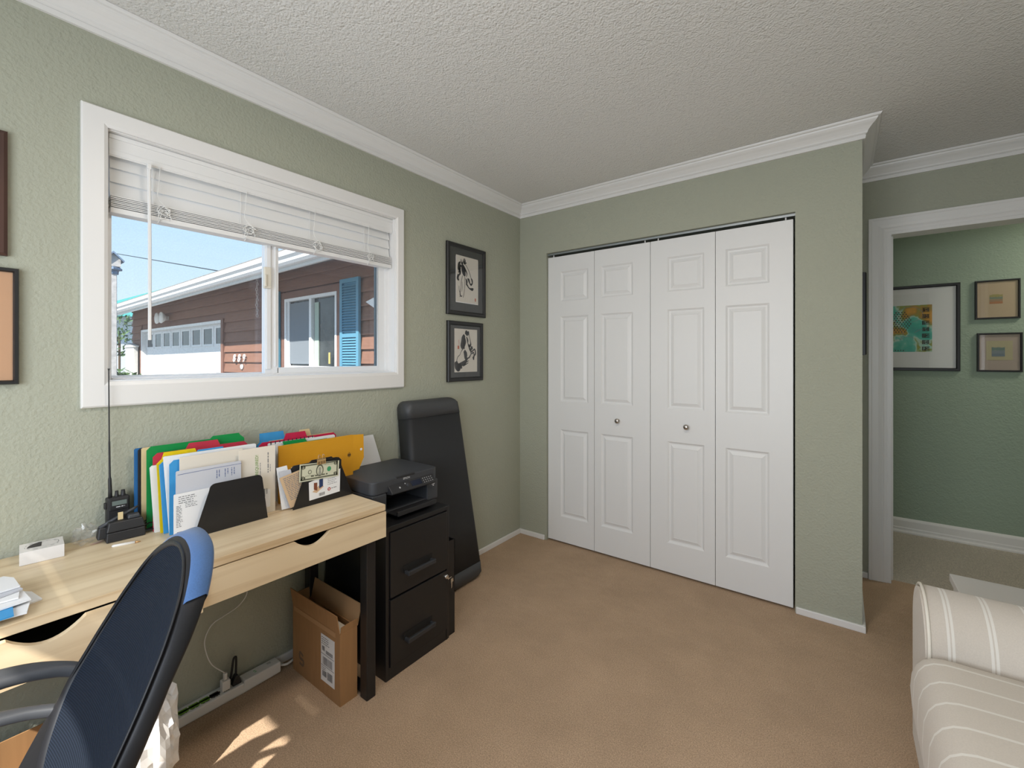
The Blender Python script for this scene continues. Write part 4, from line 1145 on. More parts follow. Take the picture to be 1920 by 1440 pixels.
b = B(); blob(b, .082, .023, .0028, .0028, o_ + Vector((.0002, 0, 0)), u_, v_, 10); b.build('print', PAPER, lw)
# banknote
xk = .2862
q = [P(562, 871.5, x=xk), P(636, 863, x=xk), P(634.5, 892, x=xk), P(561, 905, x=xk)]
note = empty('banknote', tuple(q[3]), 'green-grey banknote with an oval portrait clipped to the bookend', 'banknote')
NOTE = M('note_paper', (0.60, 0.60, 0.45), .8); NINK = M('note_ink', (0.12, 0.12, 0.08), .85)
B().prism([q[3], q[2], q[1], q[0]], (-.0006, 0, 0)).build('note', NOTE, note)
W = (q[2] - q[3]).length; Hh = (q[0] - q[3]).length; u_ = (q[2] - q[3]).normalized(); v_ = (q[0] - q[3]).normalized(); o_ = q[3] + Vector((.0004, 0, 0))
b = B()
m_, tk = .0045, .005
for (a, c, d, e) in ((m_, W - m_, m_, m_ + tk), (m_, W - m_, Hh - m_ - tk, Hh - m_), (m_, m_ + tk, m_, Hh - m_), (W - m_ - tk, W - m_, m_, Hh - m_)):
    put2d(b, [(a, d), (c, d), (c, e), (a, e)], [(0, 1, 2, 3)], o_, u_, v_)
for (cx_, cy_) in ((.014, .013), (W - .014, .013), (.014, Hh - .013), (W - .014, Hh - .013)): blob(b, cx_, cy_, .0085, .0075, o_, u_, v_, 12, jit=.1)
blob(b, W * .50, Hh * .52, .0155, .0235, o_, u_, v_, 20)
blob(b, W * .25, Hh * .50, .0075, .0085, o_, u_, v_, 14)
textlines(b, W * .28, W * .72, .006 + .008, .005, 1, .005, o_ + Vector((.0003, 0, 0)), u_, v_, .05); textlines(b, W * .14, W * .40, Hh * .28, .005, 1, .0015, o_, u_, v_); textlines(b, W * .62, W * .88, Hh * .78, .005, 1, .0015, o_, u_, v_)
b.build('engraving', NINK, note)
b = B(); blob(b, W * .25, Hh * .50, .0050, .0060, o_ + Vector((.0002, 0, 0)), u_, v_, 14); blob(b, W * .50, Hh * .50, .0115, .0185, o_ + Vector((.0002, 0, 0)), u_, v_, 18)
for (cx_, cy_) in ((.014, .013), (W - .014, .013), (.014, Hh - .013), (W - .014, Hh - .013)):
    vs, fs = text_faces('2', .013, 'CENTER'); put2d(b, vs, fs, o_ + u_ * cx_ + v_ * (cy_ - .0045) + Vector((.0003, 0, 0)), u_, v_)
b.build('light_ground', NOTE, note)
b = B(); e_ = Vector((.0004, 0, 0))
blob(b, W * .50, Hh * .60, .0055, .0075, o_ + e_, u_, v_, 14); put2d(b, [(W * .5 - .008, Hh * .52 - .018), (W * .5 + .008, Hh * .52 - .018), (W * .5 + .004, Hh * .50), (W * .5 - .004, Hh * .50)], [(0, 1, 2, 3)], o_ + e_, u_, v_)
b.build('portrait', M('note_grey', (.32, .32, .26), .85), note)
b = B(); blob(b, W * .74, Hh * .52, .0090, .0098, o_, u_, v_, 20, jit=.04); b.build('seal', M('note_green', (.05, .30, .13), .8), note)
# binder clip
cl = empty('binder_clip', tuple(P(603, 862, x=.288)), 'tan lettered binder clip gripping the banknote at the bookend top', 'clip')
TANC = M('tan_clip', (0.42, 0.27, 0.11), .45)
k0 = P(594.5, 872, x=.289); k1 = P(611, 868, x=.289); zt = P(603, 860, x=.289).z
B().prism([(.280, k0.y + .004, zt), (.289, k0.y, zt - .006), (.2895, k0.y, k0.z), (.2885, k0.y, k0.z), (.286, k0.y + .002, zt - .004)], (0, k1.y - k0.y, 0)).build('clip_body', TANC, cl)
b = B()
for k in range(3):
    yy = k0.y + .004 + k * .011; b.box(.2895, .2905, yy, yy + .007, k0.z + .002, k0.z + .012)
b.build('cutout_letters', M('tan_dark', (.20, .12, .05), .5), cl)
for s in (.25, .72):
    yy = k0.y + (k1.y - k0.y) * s
    B().tube([(.286, yy - .003, zt), (.288, yy - .004, zt + .012), (.288, yy, zt + .017), (.288, yy + .004, zt + .012), (.286, yy + .003, zt)], .0009, 6).build('wire_arm', CHROME, cl)

# ================================================================== RADIO, CHARGER, SMALL BOX, MAIL
rd = empty('handheld_radio', (.034, -2.305, DZ), 'black handheld two-way radio with a long whip antenna standing by the wall', 'radio')
ry0, ry1 = P(198, 950, x=.05).y, P(247, 945, x=.05).y
rz1 = P(222, 932, x=.05).z
B().box(.018, .048, ry0 + .004, ry1 - .004, DZ + .0005, rz1).build('case', BLACKP, rd, bevel=0.005, seg=3)
B().box(.0485, .052, ry0 + .009, ry1 - .008, rz1 - .040, rz1 - .004).build('face_plate', BLACKP, rd, bevel=0.0015)
B().box(.0522, .0528, ry0 + .015, ry1 - .013, rz1 - .025, rz1 - .011).build('display', M('lcd_grey', (0.14, 0.18, 0.17), 0.25), rd)
b = B(); textlines(b, 0, .022, 0, .004, 1, .0026, Vector((.0524, ry0 + .025, rz1 - .032)), Vector((0, 1, 0)), Vector((0, 0, 1)), .05); b.build('lettering', MATS['logo_silver'], rd)
B().tube([(.034, ry0 + .014, rz1 - .005), (.034, ry0 + .014, rz1 + .022), (.034, ry0 + .013, rz1 + .060), (.034, ry0 + .013, rz1 + .066), (.033, ry0 + .012, rz1 + .18), (.033, ry0 + .012, rz1 + .183), (.032, ry0 + .011, P(211, 695, x=.032).z), (.032, ry0 + .011, P(211, 691, x=.032).z)], [.0055, .0052, .0045, .0030, .0026, .0020, .0016, .0032], 10).build('antenna', BLACKP, rd, smooth=True)
for k, r_ in ((.030, .0055), (.046, .0065)):
    B().lathe([(0, .018), (r_ * .8, .018), (r_ * .9, .006), (r_, .004), (r_, -.004)], (.034, ry0 + k, rz1), 'z', 12).build('knob', BLACKP, rd, smooth=True)
B().box(.027, .042, ry0 - .001, ry0 + .005, rz1 - .035, rz1 - .015).build('side_button', BLACKP, rd, bevel=0.002)

bc = empty('battery_charger', (.11, -2.30, DZ), 'black desktop charger cradle with a coiled cord on the desk', 'charger')
A = P(199, 1021, z=DZ); Bq = P(274, 1003, z=DZ)
ang = math.atan2((Bq - A).y, (Bq - A).x)
W_ = (Bq - A).length; D_ = .060
uu = (Bq - A).normalized(); nn = Vector((-uu.y, uu.x, 0))      # nn points to the wall
def cpt(a, d, z): return A + uu * a + nn * d + Vector((0, 0, z))
def wedge(nm, a0, a1, d0, d1, z0, z1, ins, mat, par, bev=.003):
    vs = [cpt(a0, d0, z0), cpt(a1, d0, z0), cpt(a1, d1, z0), cpt(a0, d1, z0), cpt(a0 + ins, d0 + ins, z1), cpt(a1 - ins, d0 + ins, z1), cpt(a1 - ins, d1 - ins, z1), cpt(a0 + ins, d1 - ins, z1)]
    return B().add(vs, [(0, 3, 2, 1), (4, 5, 6, 7), (0, 1, 5, 4), (1, 2, 6, 5), (2, 3, 7, 6), (3, 0, 4, 7)]).build(nm, mat, par, bevel=bev)
wedge('base', 0, W_, 0, D_, .001, .030, .002, BLACKP, bc)
wedge('cradle', .001, W_ - .001, .001, D_ - .002, .0315, .060, .006, BLACKP, bc)
wedge('battery', W_ * .55, W_ - .012, .012, .040, .060, .072, .002, DGREYP, bc)
wedge('clip', -.018, .010, .020, .055, .010, .046, .004, BLACKP, bc, .004)
B().tube([cpt(-.012, .03, .046), cpt(.03, .036, .066), cpt(.07, .042, .082), cpt(W_ - .012, .046, .088)], [.006, .005, .005, .003], 8).build('antenna_stub', DGREYP, bc, smooth=True)
for k in range(3):
    B().tube(smooth_path([cpt(W_ - .004, .03 + k * .006, .020 + k * .004), cpt(W_ + .018, .040 + k * .008, .026 + k * .004), cpt(W_ + .030, .032 + k * .010, .018), cpt(W_ + .022, .018 + k * .010, .010), cpt(W_ - .002, .016 + k * .006, .008)], 6), .0022, 6).build('cord', BLACKP, bc, smooth=True)
wedge('tag_label', W_ * .32, W_ * .45, .024, .026, .061, .084, .0, BUFF, bc, 0)
PLBAG = bpy.data.materials.new('clear_plastic_bag'); PLBAG.use_nodes = True
_n, _l = PLBAG.node_tree.nodes, PLBAG.node_tree.links
_n.clear(); _o = _n.new('ShaderNodeOutputMaterial'); _t = _n.new('ShaderNodeBsdfTransparent'); _g = _n.new('ShaderNodeBsdfGlossy'); _g.inputs['Roughness'].default_value = .12; _d = _n.new('ShaderNodeBsdfDiffuse'); _d.inputs[0].default_value = (.75, .74, .72, 1)
_m1 = _n.new('ShaderNodeMixShader'); _m1.inputs[0].default_value = .35; _m2 = _n.new('ShaderNodeMixShader'); _m2.inputs[0].default_value = .20
_l.new(_g.outputs[0], _m1.inputs[1]); _l.new(_d.outputs[0], _m1.inputs[2]); _l.new(_t.outputs[0], _m2.inputs[1]); _l.new(_m1.outputs[0], _m2.inputs[2]); _l.new(_m2.outputs[0], _o.inputs[0])
def crumple(c0, rx, ry, rz, seed, nu=20, nv=12, amp=.3):
    vs = []; fs = []
    for i in range(nv + 1):
        th = math.pi * i / nv
        for j in range(nu):
            ph = 2 * math.pi * j / nu
            d = Vector((math.sin(th) * math.cos(ph), math.sin(th) * math.sin(ph), math.cos(th)))
            k = 1 + amp * mnoise.noise(d * 2.3 + Vector((seed, 0, 0))) + amp * .6 * mnoise.noise(d * 6 + Vector((0, seed, 0)))
            vs.append(Vector(c0) + Vector((d.x * rx * k, d.y * ry * k, max(-rz, d.z * rz * k))))
    for i in range(nv):
        for j in range(nu): fs.append((i * nu + j, i * nu + (j + 1) % nu, (i + 1) * nu + (j + 1) % nu, (i + 1) * nu + j))
    return vs, fs
vs, fs = crumple(cpt(-.042, .050, .030), .022, .030, .029, 4.2, 14, 9, .75)
tag(B().add(vs, fs).build('plastic_bag', PLBAG), 'small clear crumpled plastic bag on the desk behind the charger cradle', 'bag')
# marker pen in front of the charger
g0 = P(208, 1023, z=DZ + .003) ; g1 = P(262, 1013, z=DZ + .003)
pn = empty('pen', tuple(g0), 'white pen with a brass tip lying in front of the charger cradle', 'pen')
dd = (g1 - g0).normalized(); off = Vector((.010, 0, 0))
L_ = (g1 - g0).length
B().tube([g0 + off, g0 + off + dd * .004, g0 + off + dd * L_ * .8], [.0025, .0042, .0042], 10).build('barrel', WHITEP, pn, smooth=True)
B().tube([g0 + off + dd * L_ * .8, g0 + off + dd * L_], [.003, .0012], 10).build('tip', M('brass', (.6, .35, .15), .35, metal=.6), pn, smooth=True)
# peeled pink paper scrap
c_ = P(182, 1016, z=DZ + .002)
b = B(); ribbon(b, [(-.018, -.006), (0, 0), (.018, .010)], [.004, .014, .003], Vector((c_.x + .004, c_.y, DZ + .0012)), Vector((0, 1, 0)), Vector((-1, 0, 0)))
tag(b.build('paper_scrap', M('pink_scrap', (.62, .42, .34), .7)), 'curled pinkish paper scrap lying by the charger cradle', 'paper')

# white product box
q0 = P(36, 1063, z=DZ); q1 = P(121, 1043, z=DZ); uu = (q1 - q0).normalized(); nn = Vector((-uu.y, uu.x, 0)); Wb = (q1 - q0).length; Db = .084; Hb = .036
def wpt(a, d, z): return q0 + uu * a + nn * d + Vector((0, 0, z))
wbx = empty('product_box', tuple(q0), 'small white carton with a black pie emblem on the desk', 'box')
B().add([wpt(0, 0, .0005), wpt(Wb, 0, .0005), wpt(Wb, Db, .0005), wpt(0, Db, .0005), wpt(0, 0, Hb), wpt(Wb, 0, Hb), wpt(Wb, Db, Hb), wpt(0, Db, Hb)], [(0, 3, 2, 1), (4, 5, 6, 7), (0, 1, 5, 4), (1, 2, 6, 5), (2, 3, 7, 6), (3, 0, 4, 7)]).build('carton', M('carton_white', (.74, .72, .70), .55), wbx, bevel=0.0008)
b = B(); O = wpt(0, 0, Hb + .0004)
ring = [(Wb * .50 + .034 * math.cos(a), Db * .50 + .032 * math.sin(a)) for a in [2 * math.pi * k / 24 for k in range(25)]]
for k in range(0, 24, 2): ribbon(b, ring[k:k + 2], [.0012], O, uu, nn, 2)
ring = [(Wb * .66 + .020 * math.cos(a), Db * .56 + .024 * math.sin(a)) for a in [2 * math.pi * k / 24 for k in range(25)]]
ribbon(b, ring, [.0007], O, uu, nn, 1)
tag(b.build('print', GREYINK, wbx), kind='stuff')
b = B(); put2d(b, [(Wb * .48, Db * .34)] + [(Wb * .48 + .028 * math.cos(a), Db * .34 + .042 * math.sin(a)) for a in [math.radians(85 + 92 * k / 8) for k in range(9)]], [tuple(range(10))], O, uu, nn)
b.build('pie_emblem', M('emblem_grey', (.06, .055, .055), .7), wbx)
B().quad(wpt(Wb + .0004, .004, .002), wpt(Wb + .0004, .008, .002), wpt(Wb + .0004, .008, Hb - .003), wpt(Wb + .0004, .004, Hb - .003)).build('tuck_slot', GREYINK, wbx)

# loose mail at the desk's left end
mail = [((.40, -2.64), .095, .24, 14, PAPER, 'letter'), ((.395, -2.66), .11, .22, 4, GREYPAPER, 'letter'), ((.43, -2.655), .11, .235, -6, PAPER, 'letter'), ((.455, -2.675), .10, .22, 2, BLUEF, 'letter'),
        ((.42, -2.66), .10, .24, 10, PAPER, 'letter'), ((.37, -2.66), .11, .225, -3, PAPER, 'letter'), ((.385, -2.655), .09, .21, 20, GREYPAPER, 'letter'), ((.35, -2.665), .10, .23, 8, PAPER, 'letter')]
mlabels = ['bottom white letter of the loose mail pile on the desk', 'grey envelope low in the loose mail pile on the desk', 'white envelope third from the bottom of the loose mail pile', 'bright blue envelope in the loose mail pile on the desk',
           'tilted white letter just above the blue envelope in the mail pile', 'white envelope third from the top of the loose mail pile', 'grey steeply turned letter under the top of the mail pile', 'topmost white letter of the loose mail pile on the desk']
zc = DZ + .0006
for (c, w, l_, ang, mt, nm), lab in zip(mail, mlabels):
    a = math.radians(ang); u_ = Vector((-math.sin(a), math.cos(a), 0)); v_ = Vector((math.cos(a), math.sin(a), 0))
    c = Vector((c[0], c[1], zc)); h = .0035
    poly = [c - u_ * l_ / 2 - v_ * w / 2, c + u_ * (l_ / 2 - .01) - v_ * w / 2, c + u_ * l_ / 2 - v_ * w * .2, c + u_ * (l_ / 2 - .006) + v_ * w / 2, c - u_ * l_ / 2 + v_ * w / 2]
    tag(B().prism(poly, (0, 0, h)).build('envelope', mt), lab, 'envelope', 'loose mail on the desk')
    zc += h + .0012
# ================================================================== OFFICE CHAIR (faces along the desk, -y)
CXC = 0.915
chair = empty('office_chair', (CXC, -2.75, 0), 'navy mesh-back office chair with grey arms standing at the desk', 'chair')
def interp(tab, z):
    for (a, va), (b_, vb) in zip(tab, tab[1:]):
        if z <= b_: return va + (vb - va) * max(0, (z - a)) / (b_ - a)
    return tab[-1][1]
YF = [(.38, -2.66), (.50, -2.615), (.60, -2.565), (.66, -2.532), (.72, -2.500), (.78, -2.470), (.85, -2.437), (.90, -2.416), (.95, -2.398), (1.0, -2.385)]
TH = [(.38, .040), (.70, .034), (.80, .032), (.88, .040), (1.0, .042)]
def outline(tab, n_bottom=6):
    right = [(w, z) for z, w in tab]
    pts = [(w, z) for w, z in right] + [(-w, z) for w, z in reversed(right)]
    return [p for i, p in enumerate(pts) if i == 0 or (abs(p[0] - pts[i - 1][0]) + abs(p[1] - pts[i - 1][1])) > 1e-5]
def dens(tab, n=8):
    p3 = smooth_path([(w, z, 0) for z, w in tab], n)
    return [(p.y, max(0, p.x)) for p in p3]
SHELL = dens([(.42, .195), (.55, .205), (.65, .203), (.75, .193), (.83, .172), (.88, .148), (.91, .126), (.932, .100), (.947, .070), (.955, .038), (.958, .0)])
MESHO = dens([(.545, .0), (.552, .060), (.575, .115), (.615, .160), (.67, .190), (.74, .187), (.81, .172), (.86, .152), (.895, .128), (.918, .100), (.934, .068), (.942, .036), (.945, .0)])
so_ = outline(SHELL); mo_ = outline(MESHO)
def P3(w, z, d): return Vector((CXC + w, interp(YF, z) + d - .10 * w, z))
def bow(w): return -0.020 * (abs(w) / .2) ** 2 + 0.006      # edges curl forward
# front shell surface between mesh outline and shell edge, plus side band and back
def resample(o, n):
    L = [0]
    for a, b_ in zip(o, o[1:] + o[:1]): L.append(L[-1] + math.hypot(a[0] - b_[0], a[1] - b_[1]))
    out = []; oo = o + o[:1]
    for i in range(n):
        t = L[-1] * i / n
        for k in range(len(L) - 1):
            if L[k + 1] >= t:
                f = (t - L[k]) / max(1e-9, L[k + 1] - L[k]); out.append((oo[k][0] + (oo[k + 1][0] - oo[k][0]) * f, oo[k][1] + (oo[k + 1][1] - oo[k][1]) * f)); break
    return out
def polar(o, n, c):
    """resample an outline by angle about c so loops correspond"""
    res = []
    oo = o + o[:1]
    for i in range(n):
        th = 2 * math.pi * i / n; d = (math.cos(th), math.sin(th)); best = None
        for a, b_ in zip(oo, oo[1:]):
            ax, ay, bx_, by_ = a[0] - c[0], a[1] - c[1], b_[0] - c[0], b_[1] - c[1]
            den = d[0] * (by_ - ay) - d[1] * (bx_ - ax)
            if abs(den) < 1e-12: continue
            t = (ax * (by_ - ay) - ay * (bx_ - ax)) / den; s = (ax * d[1] - ay * d[0]) / den
            if t > 0 and -1e-6 <= s <= 1 + 1e-6 and (best is None or t > best): best = t
        best = best or 0.1
        res.append((c[0] + d[0] * best, c[1] + d[1] * best))
    return res
NP = 96; CC = (0.0, 0.72)
po_ = polar(so_, NP, CC); pm_ = polar(mo_, NP, CC)
def loopmesh(loops, name, mat, sel=None, cap=None, smooth=True, close=True, parent=chair):
    vs = [v for l_ in loops for v in l_]; fs = []; n = len(loops[0])
    for i in range(len(loops) - 1):
        for j in range(n if close else n - 1):
            if sel and not sel(j): continue
            k = (j + 1) % n; fs.append((i * n + j, i * n + k, (i + 1) * n + k, (i + 1) * n + j))
    if cap is not None: fs.append(tuple(cap * n + j for j in range(n)))
    me = mesh(name, vs, fs)
    bm = bmesh.new(); bm.from_mesh(me)
    bmesh.ops.delete(bm, geom=[v for v in bm.verts if not v.link_faces], context='VERTS')
    bmesh.ops.recalc_face_normals(bm, faces=bm.faces); bm.to_mesh(me); bm.free()
    return link(name, me, mat, parent, smooth=smooth)
FRAMEP = M('chair_frame', (0.014, 0.014, 0.016), 0.42, spec=.3, bump=(500, .06, .001))
def scale_o(o, f, c=CC): return [(c[0] + (w - c[0]) * f, c[1] + (z - c[1]) * f) for w, z in o]
def inset_o(o, d):
    r = []
    for w, z in o:
        L_ = math.hypot(w - CC[0], z - CC[1]); r.append((CC[0] + (w - CC[0]) * (1 - d / L_), CC[1] + (z - CC[1]) * (1 - d / L_)))
    return r
loops = [[P3(w, z, bow(w) + .004) for w, z in inset_o(pm_, .004)],
         [P3(w, z, bow(w) - .003) for w, z in inset_o(pm_, -.003)],
         [P3(w, z, bow(w) + .000) for w, z in inset_o(pm_, -.008)],
         [P3(w, z, bow(w) + .000) for w, z in inset_o(po_, .010)],
         [P3(w, z, bow(w) + .002) for w, z in inset_o(po_, .004)],
         [P3(w, z, bow(w) + .008) for w, z in po_],
         [P3(w, z, bow(w) + interp(TH, z) - .006) for w, z in inset_o(po_, -.004)],
         [P3(w, z, bow(w) + interp(TH, z)) for w, z in inset_o(po_, .002)],
         [P3(w, z, bow(w) + interp(TH, z) + .004) for w, z in inset_o(po_, .030)],
         [P3(w, z, bow(w) + .012) for w, z in inset_o(pm_, -.002)]]
loopmesh(loops, 'back_frame', FRAMEP)
# blue fabric cover over the top of the frame
BLUEFAB = M('blue_fabric', (0.034, 0.092, 0.225), 0.75, noise=(400, .10), sheen=.2)
top = [j for j in range(NP) if po_[j][1] > .895]
loops = [[P3(w, z, bow(w) + .0065) for w, z in inset_o(po_, .0005)],
         [P3(w, z, bow(w) + .010) for w, z in inset_o(po_, -.0045)],
         [P3(w, z, bow(w) + interp(TH, z) - .004) for w, z in inset_o(po_, -.0075)],
         [P3(w, z, bow(w) + interp(TH, z) + .002) for w, z in inset_o(po_, -.001)],
         [P3(w, z, bow(w) + interp(TH, z) + .006) for w, z in inset_o(po_, .030)]]
# arrange so that the selected range is contiguous
loops = [[l_[j] for j in top] for l_ in loops]
loopmesh(loops, 'head_cover', BLUEFAB, close=False)
# ribbed mesh panel
def chair_mesh_mat():
    m = bpy.data.materials.new('navy_mesh'); m.use_nodes = True
    n, l = m.node_tree.nodes, m.node_tree.links
    b_ = n['Principled BSDF']; b_.inputs['Roughness'].default_value = .8; b_.inputs['Specular IOR Level'].default_value = .15
    tc = n.new('ShaderNodeTexCoord'); w1 = n.new('ShaderNodeTexWave'); w1.bands_direction = 'Z'; w1.inputs['Scale'].default_value = 100; w1.inputs['Distortion'].default_value = .3
    w2 = n.new('ShaderNodeTexWave'); w2.bands_direction = 'X'; w2.inputs['Scale'].default_value = 95
    mul = n.new('ShaderNodeMath'); mul.operation = 'MULTIPLY'
    r = n.new('ShaderNodeValToRGB'); r.color_ramp.elements[0].color = (.004, .006, .010, 1); r.color_ramp.elements[1].color = (.013, .019, .032, 1)
    bp = n.new('ShaderNodeBump'); bp.inputs['Strength'].default_value = .6; bp.inputs['Distance'].default_value = .003
    l.new(tc.outputs['Object'], w1.inputs[0]); l.new(tc.outputs['Object'], w2.inputs[0])
    ad = n.new('ShaderNodeMath'); ad.operation = 'MULTIPLY_ADD'; ad.inputs[1].default_value = .45; ad.inputs[2].default_value = 0
    l.new(w2.outputs['Fac'], ad.inputs[0]); a2 = n.new('ShaderNodeMath'); a2.operation = 'ADD'; l.new(w1.outputs['Fac'], a2.inputs[0]); l.new(ad.outputs[0], a2.inputs[1])
    l.new(a2.outputs[0], r.inputs[0]); l.new(r.outputs[0], b_.inputs['Base Color']); l.new(a2.outputs[0], bp.inputs['Height']); l.new(bp.outputs[0], b_.inputs['Normal'])
    return m
loops = []
for s in (1, .9, .75, .55, .3, .12):
    loops.append([P3(w, z, bow(w) + .004 + .010 * (1 - s * s)) for w, z in scale_o(inset_o(pm_, .003), s)])
loopmesh(loops, 'mesh_panel', chair_mesh_mat(), cap=5)
# grey lumbar pad under the mesh
vs, fs = [], []
for i in range(9):
    for j in range(13):
        a = (j / 12 - .5) * 2; bq = (i / 8 - .5) * 2
        w = a * .155; z = .500 + bq * .055 - .025 * (1 - a * a) * (1 if bq > 0 else 0)
        vs.append(P3(w, z, bow(w) - .002 - .026 * max(0, (1 - a ** 4)) * max(0, 1 - bq ** 4)))
for i in range(8):
    for j in range(12): fs.append((i * 13 + j, i * 13 + j + 1, (i + 1) * 13 + j + 1, (i + 1) * 13 + j))
ARMG = M('arm_grey', (0.048, 0.050, 0.055), 0.5, spec=.35, bump=(900, .2, .001))
B().add(vs, fs).build('lumbar_pad', ARMG, chair, smooth=True)
# arms
def flat_tube(b, pts, hw_, hh, up=Vector((0, 0, 1)), seg=14, taper=None):
    npt = len(pts); pts = smooth_path(pts, 6); n = len(pts); vs = []; fs = []
    for i, p in enumerate(pts):
        t = (pts[min(i + 1, n - 1)] - pts[max(i - 1, 0)]).normalized(); s = t.cross(up).normalized(); u_ = s.cross(t)
        k = min(1, (.45 + i / 4), (.45 + (n - 1 - i) / 4)) if not taper else interp([(q, w_) for q, w_ in enumerate(taper)], i / (n - 1) * (npt - 1))
        for j in range(seg):
            th = 2 * math.pi * j / seg; cx_, cy_ = math.cos(th), math.sin(th)
            vs.append(p + s * hw_ * k * math.copysign(abs(cx_) ** .6, cx_) + u_ * hh * math.copysign(abs(cy_) ** .7, cy_))
    for i in range(n - 1):
        for j in range(seg): fs.append((i * seg + j, i * seg + (j + 1) % seg, (i + 1) * seg + (j + 1) % seg, (i + 1) * seg + j))
    fs.append(tuple(range(seg))); fs.append(tuple((n - 1) * seg + j for j in range(seg)))
    return b.add(vs, fs)
for s in (-1, 1):
    ax = lambda d: CXC + s * d
    arm = flat_tube(B(), [(ax(.192), -2.478, .672), (ax(.214), -2.522, .696), (ax(.240), -2.590, .708), (ax(.250), -2.68, .708), (ax(.250), -2.80, .700), (ax(.244), -2.88, .686)], .038, .012, taper=[.25, .32, .62, 1, 1, .7]).build('armrest', ARMG, chair, smooth=True)
    flat_tube(B(), [(ax(.245), -2.63, .717), (ax(.250), -2.69, .722), (ax(.250), -2.79, .716), (ax(.247), -2.85, .704)], .033, .006).build('arm_pad', ARMG, arm, smooth=True)
    flat_tube(B(), [(ax(.192), -2.520, .626), (ax(.216), -2.570, .638), (ax(.238), -2.65, .652), (ax(.248), -2.73, .675), (ax(.248), -2.82, .688)], .026, .010, taper=[.35, .4, .7, 1, .6]).build('arm_brace', ARMG, arm, smooth=True)
    flat_tube(B(), [(ax(.225), -2.63, .648), (ax(.232), -2.66, .56), (ax(.215), -2.69, .46), (ax(.16), -2.71, .425)], .020, .028, up=Vector((0, 1, 0))).build('arm_post', ARMG, arm, smooth=True)
# seat, spine, column, base (mostly below the frame)
B().prism([(x, y, .43) for x, y in rrect(CXC - .235, CXC + .235, -3.05, -2.60, .10)], (0, 0, .062)).build('seat', M('seat_fabric', (.010, .014, .024), .85), chair, bevel=.02, seg=3)
B().box(CXC - .035, CXC + .035, -2.70, -2.57, .37, .395).box(CXC - .035, CXC + .035, -2.60, -2.575, .37, .50).build('spine', FRAMEP, chair, bevel=.006)
B().lathe([(0, .43), (.07, .43), (.06, .40), (.028, .38), (.028, .10), (.05, .09), (.05, .05), (0, .05)], (CXC, -2.82, 0), 'z', 18).build('gas_column', FRAMEP, chair, smooth=True)
for k in range(5):
    a = 2 * math.pi * k / 5 + .3; d = Vector((math.cos(a), math.sin(a), 0)); c = Vector((CXC, -2.82, 0))
    lg = B().tube([c + d * .03 + Vector((0, 0, .085)), c + d * .16 + Vector((0, 0, .078)), c + d * .30 + Vector((0, 0, .066))], [.028, .024, .018], 8).build('base_leg', FRAMEP, chair, smooth=True)
    pd = Vector((-d.y, d.x, 0))
    cc = c + d * .295 + Vector((0, 0, .026))
    bq = B()
    for q in (-.014, .014): bq.tube([cc + pd * (q - .008), cc + pd * (q + .008)], .026, 14)
    bq.tube([cc, cc + Vector((0, 0, .040))], .008, 8)
    bq.build('caster', BLACKP, lg, smooth=False)

# crumpled white bag on the floor behind the chair
WB = M('bag_white', (.80, .80, .80), .35)
vs, fs = crumple((.315, -2.285, .185), .062, .062, .1835, 9.1, 30, 22, .28)
tag(B().add(vs, fs).build('trash_bag', WB), 'crumpled white plastic bag standing on the carpet behind the chair', 'bag')

# ================================================================== SOFA (right edge) AND SIDE TABLE
def stripe_mat(name, axis, period, off, bands, base=(0.60, 0.545, 0.475), light=(0.73, 0.70, 0.64)):
    m = bpy.data.materials.new(name); m.use_nodes = True
    n, l = m.node_tree.nodes, m.node_tree.links
    b_ = n['Principled BSDF']; b_.inputs['Roughness'].default_value = .85; b_.inputs['Sheen Weight'].default_value = .15
    tc = n.new('ShaderNodeTexCoord'); sp = n.new('ShaderNodeSeparateXYZ'); l.new(tc.outputs['Object'], sp.inputs[0])
    ad = n.new('ShaderNodeMath'); ad.operation = 'MULTIPLY_ADD'; ad.inputs[1].default_value = 1 / period; ad.inputs[2].default_value = off
    l.new(sp.outputs[axis], ad.inputs[0]); fr = n.new('ShaderNodeMath'); fr.operation = 'FRACT'; l.new(ad.outputs[0], fr.inputs[0])
    r = n.new('ShaderNodeValToRGB'); r.color_ramp.interpolation = 'CONSTANT'
    e = r.color_ramp.elements; e[0].position = 0; e[0].color = (0, 0, 0, 1); e[1].position = .999; e[1].color = (0, 0, 0, 1)
    for a, c in bands:
        k = e.new(a); k.color = (1, 1, 1, 1); k = e.new(c); k.color = (0, 0, 0, 1)
    l.new(fr.outputs[0], r.inputs[0])
    ns = n.new('ShaderNodeTexNoise'); ns.inputs['Scale'].default_value = 320; l.new(tc.outputs['Object'], ns.inputs['Vector'])
    mr = n.new('ShaderNodeMix'); mr.data_type = 'RGBA'
    mr.inputs['A'].default_value = (*[c * .9 for c in base], 1); mr.inputs['B'].default_value = (*[min(1, c * 1.08) for c in base], 1); l.new(ns.outputs['Fac'], mr.inputs['Factor'])
    mx = n.new('ShaderNodeMix'); mx.data_type = 'RGBA'; l.new(r.outputs[0], mx.inputs['Factor']); l.new(mr.outputs['Result'], mx.inputs['A']); mx.inputs['B'].default_value = (*light, 1)
    l.new(mx.outputs['Result'], b_.inputs['Base Color'])
    bp = n.new('ShaderNodeBump'); bp.inputs['Strength'].default_value = .25; bp.inputs['Distance'].default_value = .001; l.new(ns.outputs['Fac'], bp.inputs['Height']); l.new(bp.outputs[0], b_.inputs['Normal'])
    return m
SX, SBX = 2.132, 3.035
ARMF = stripe_mat('arm_fabric', 'X', .082, 0.02, [(.42, .49), (.53, .60)])
SEATF = stripe_mat('seat_fabric_stripe', 'Y', .084, 0.48, [(.48, .57)])
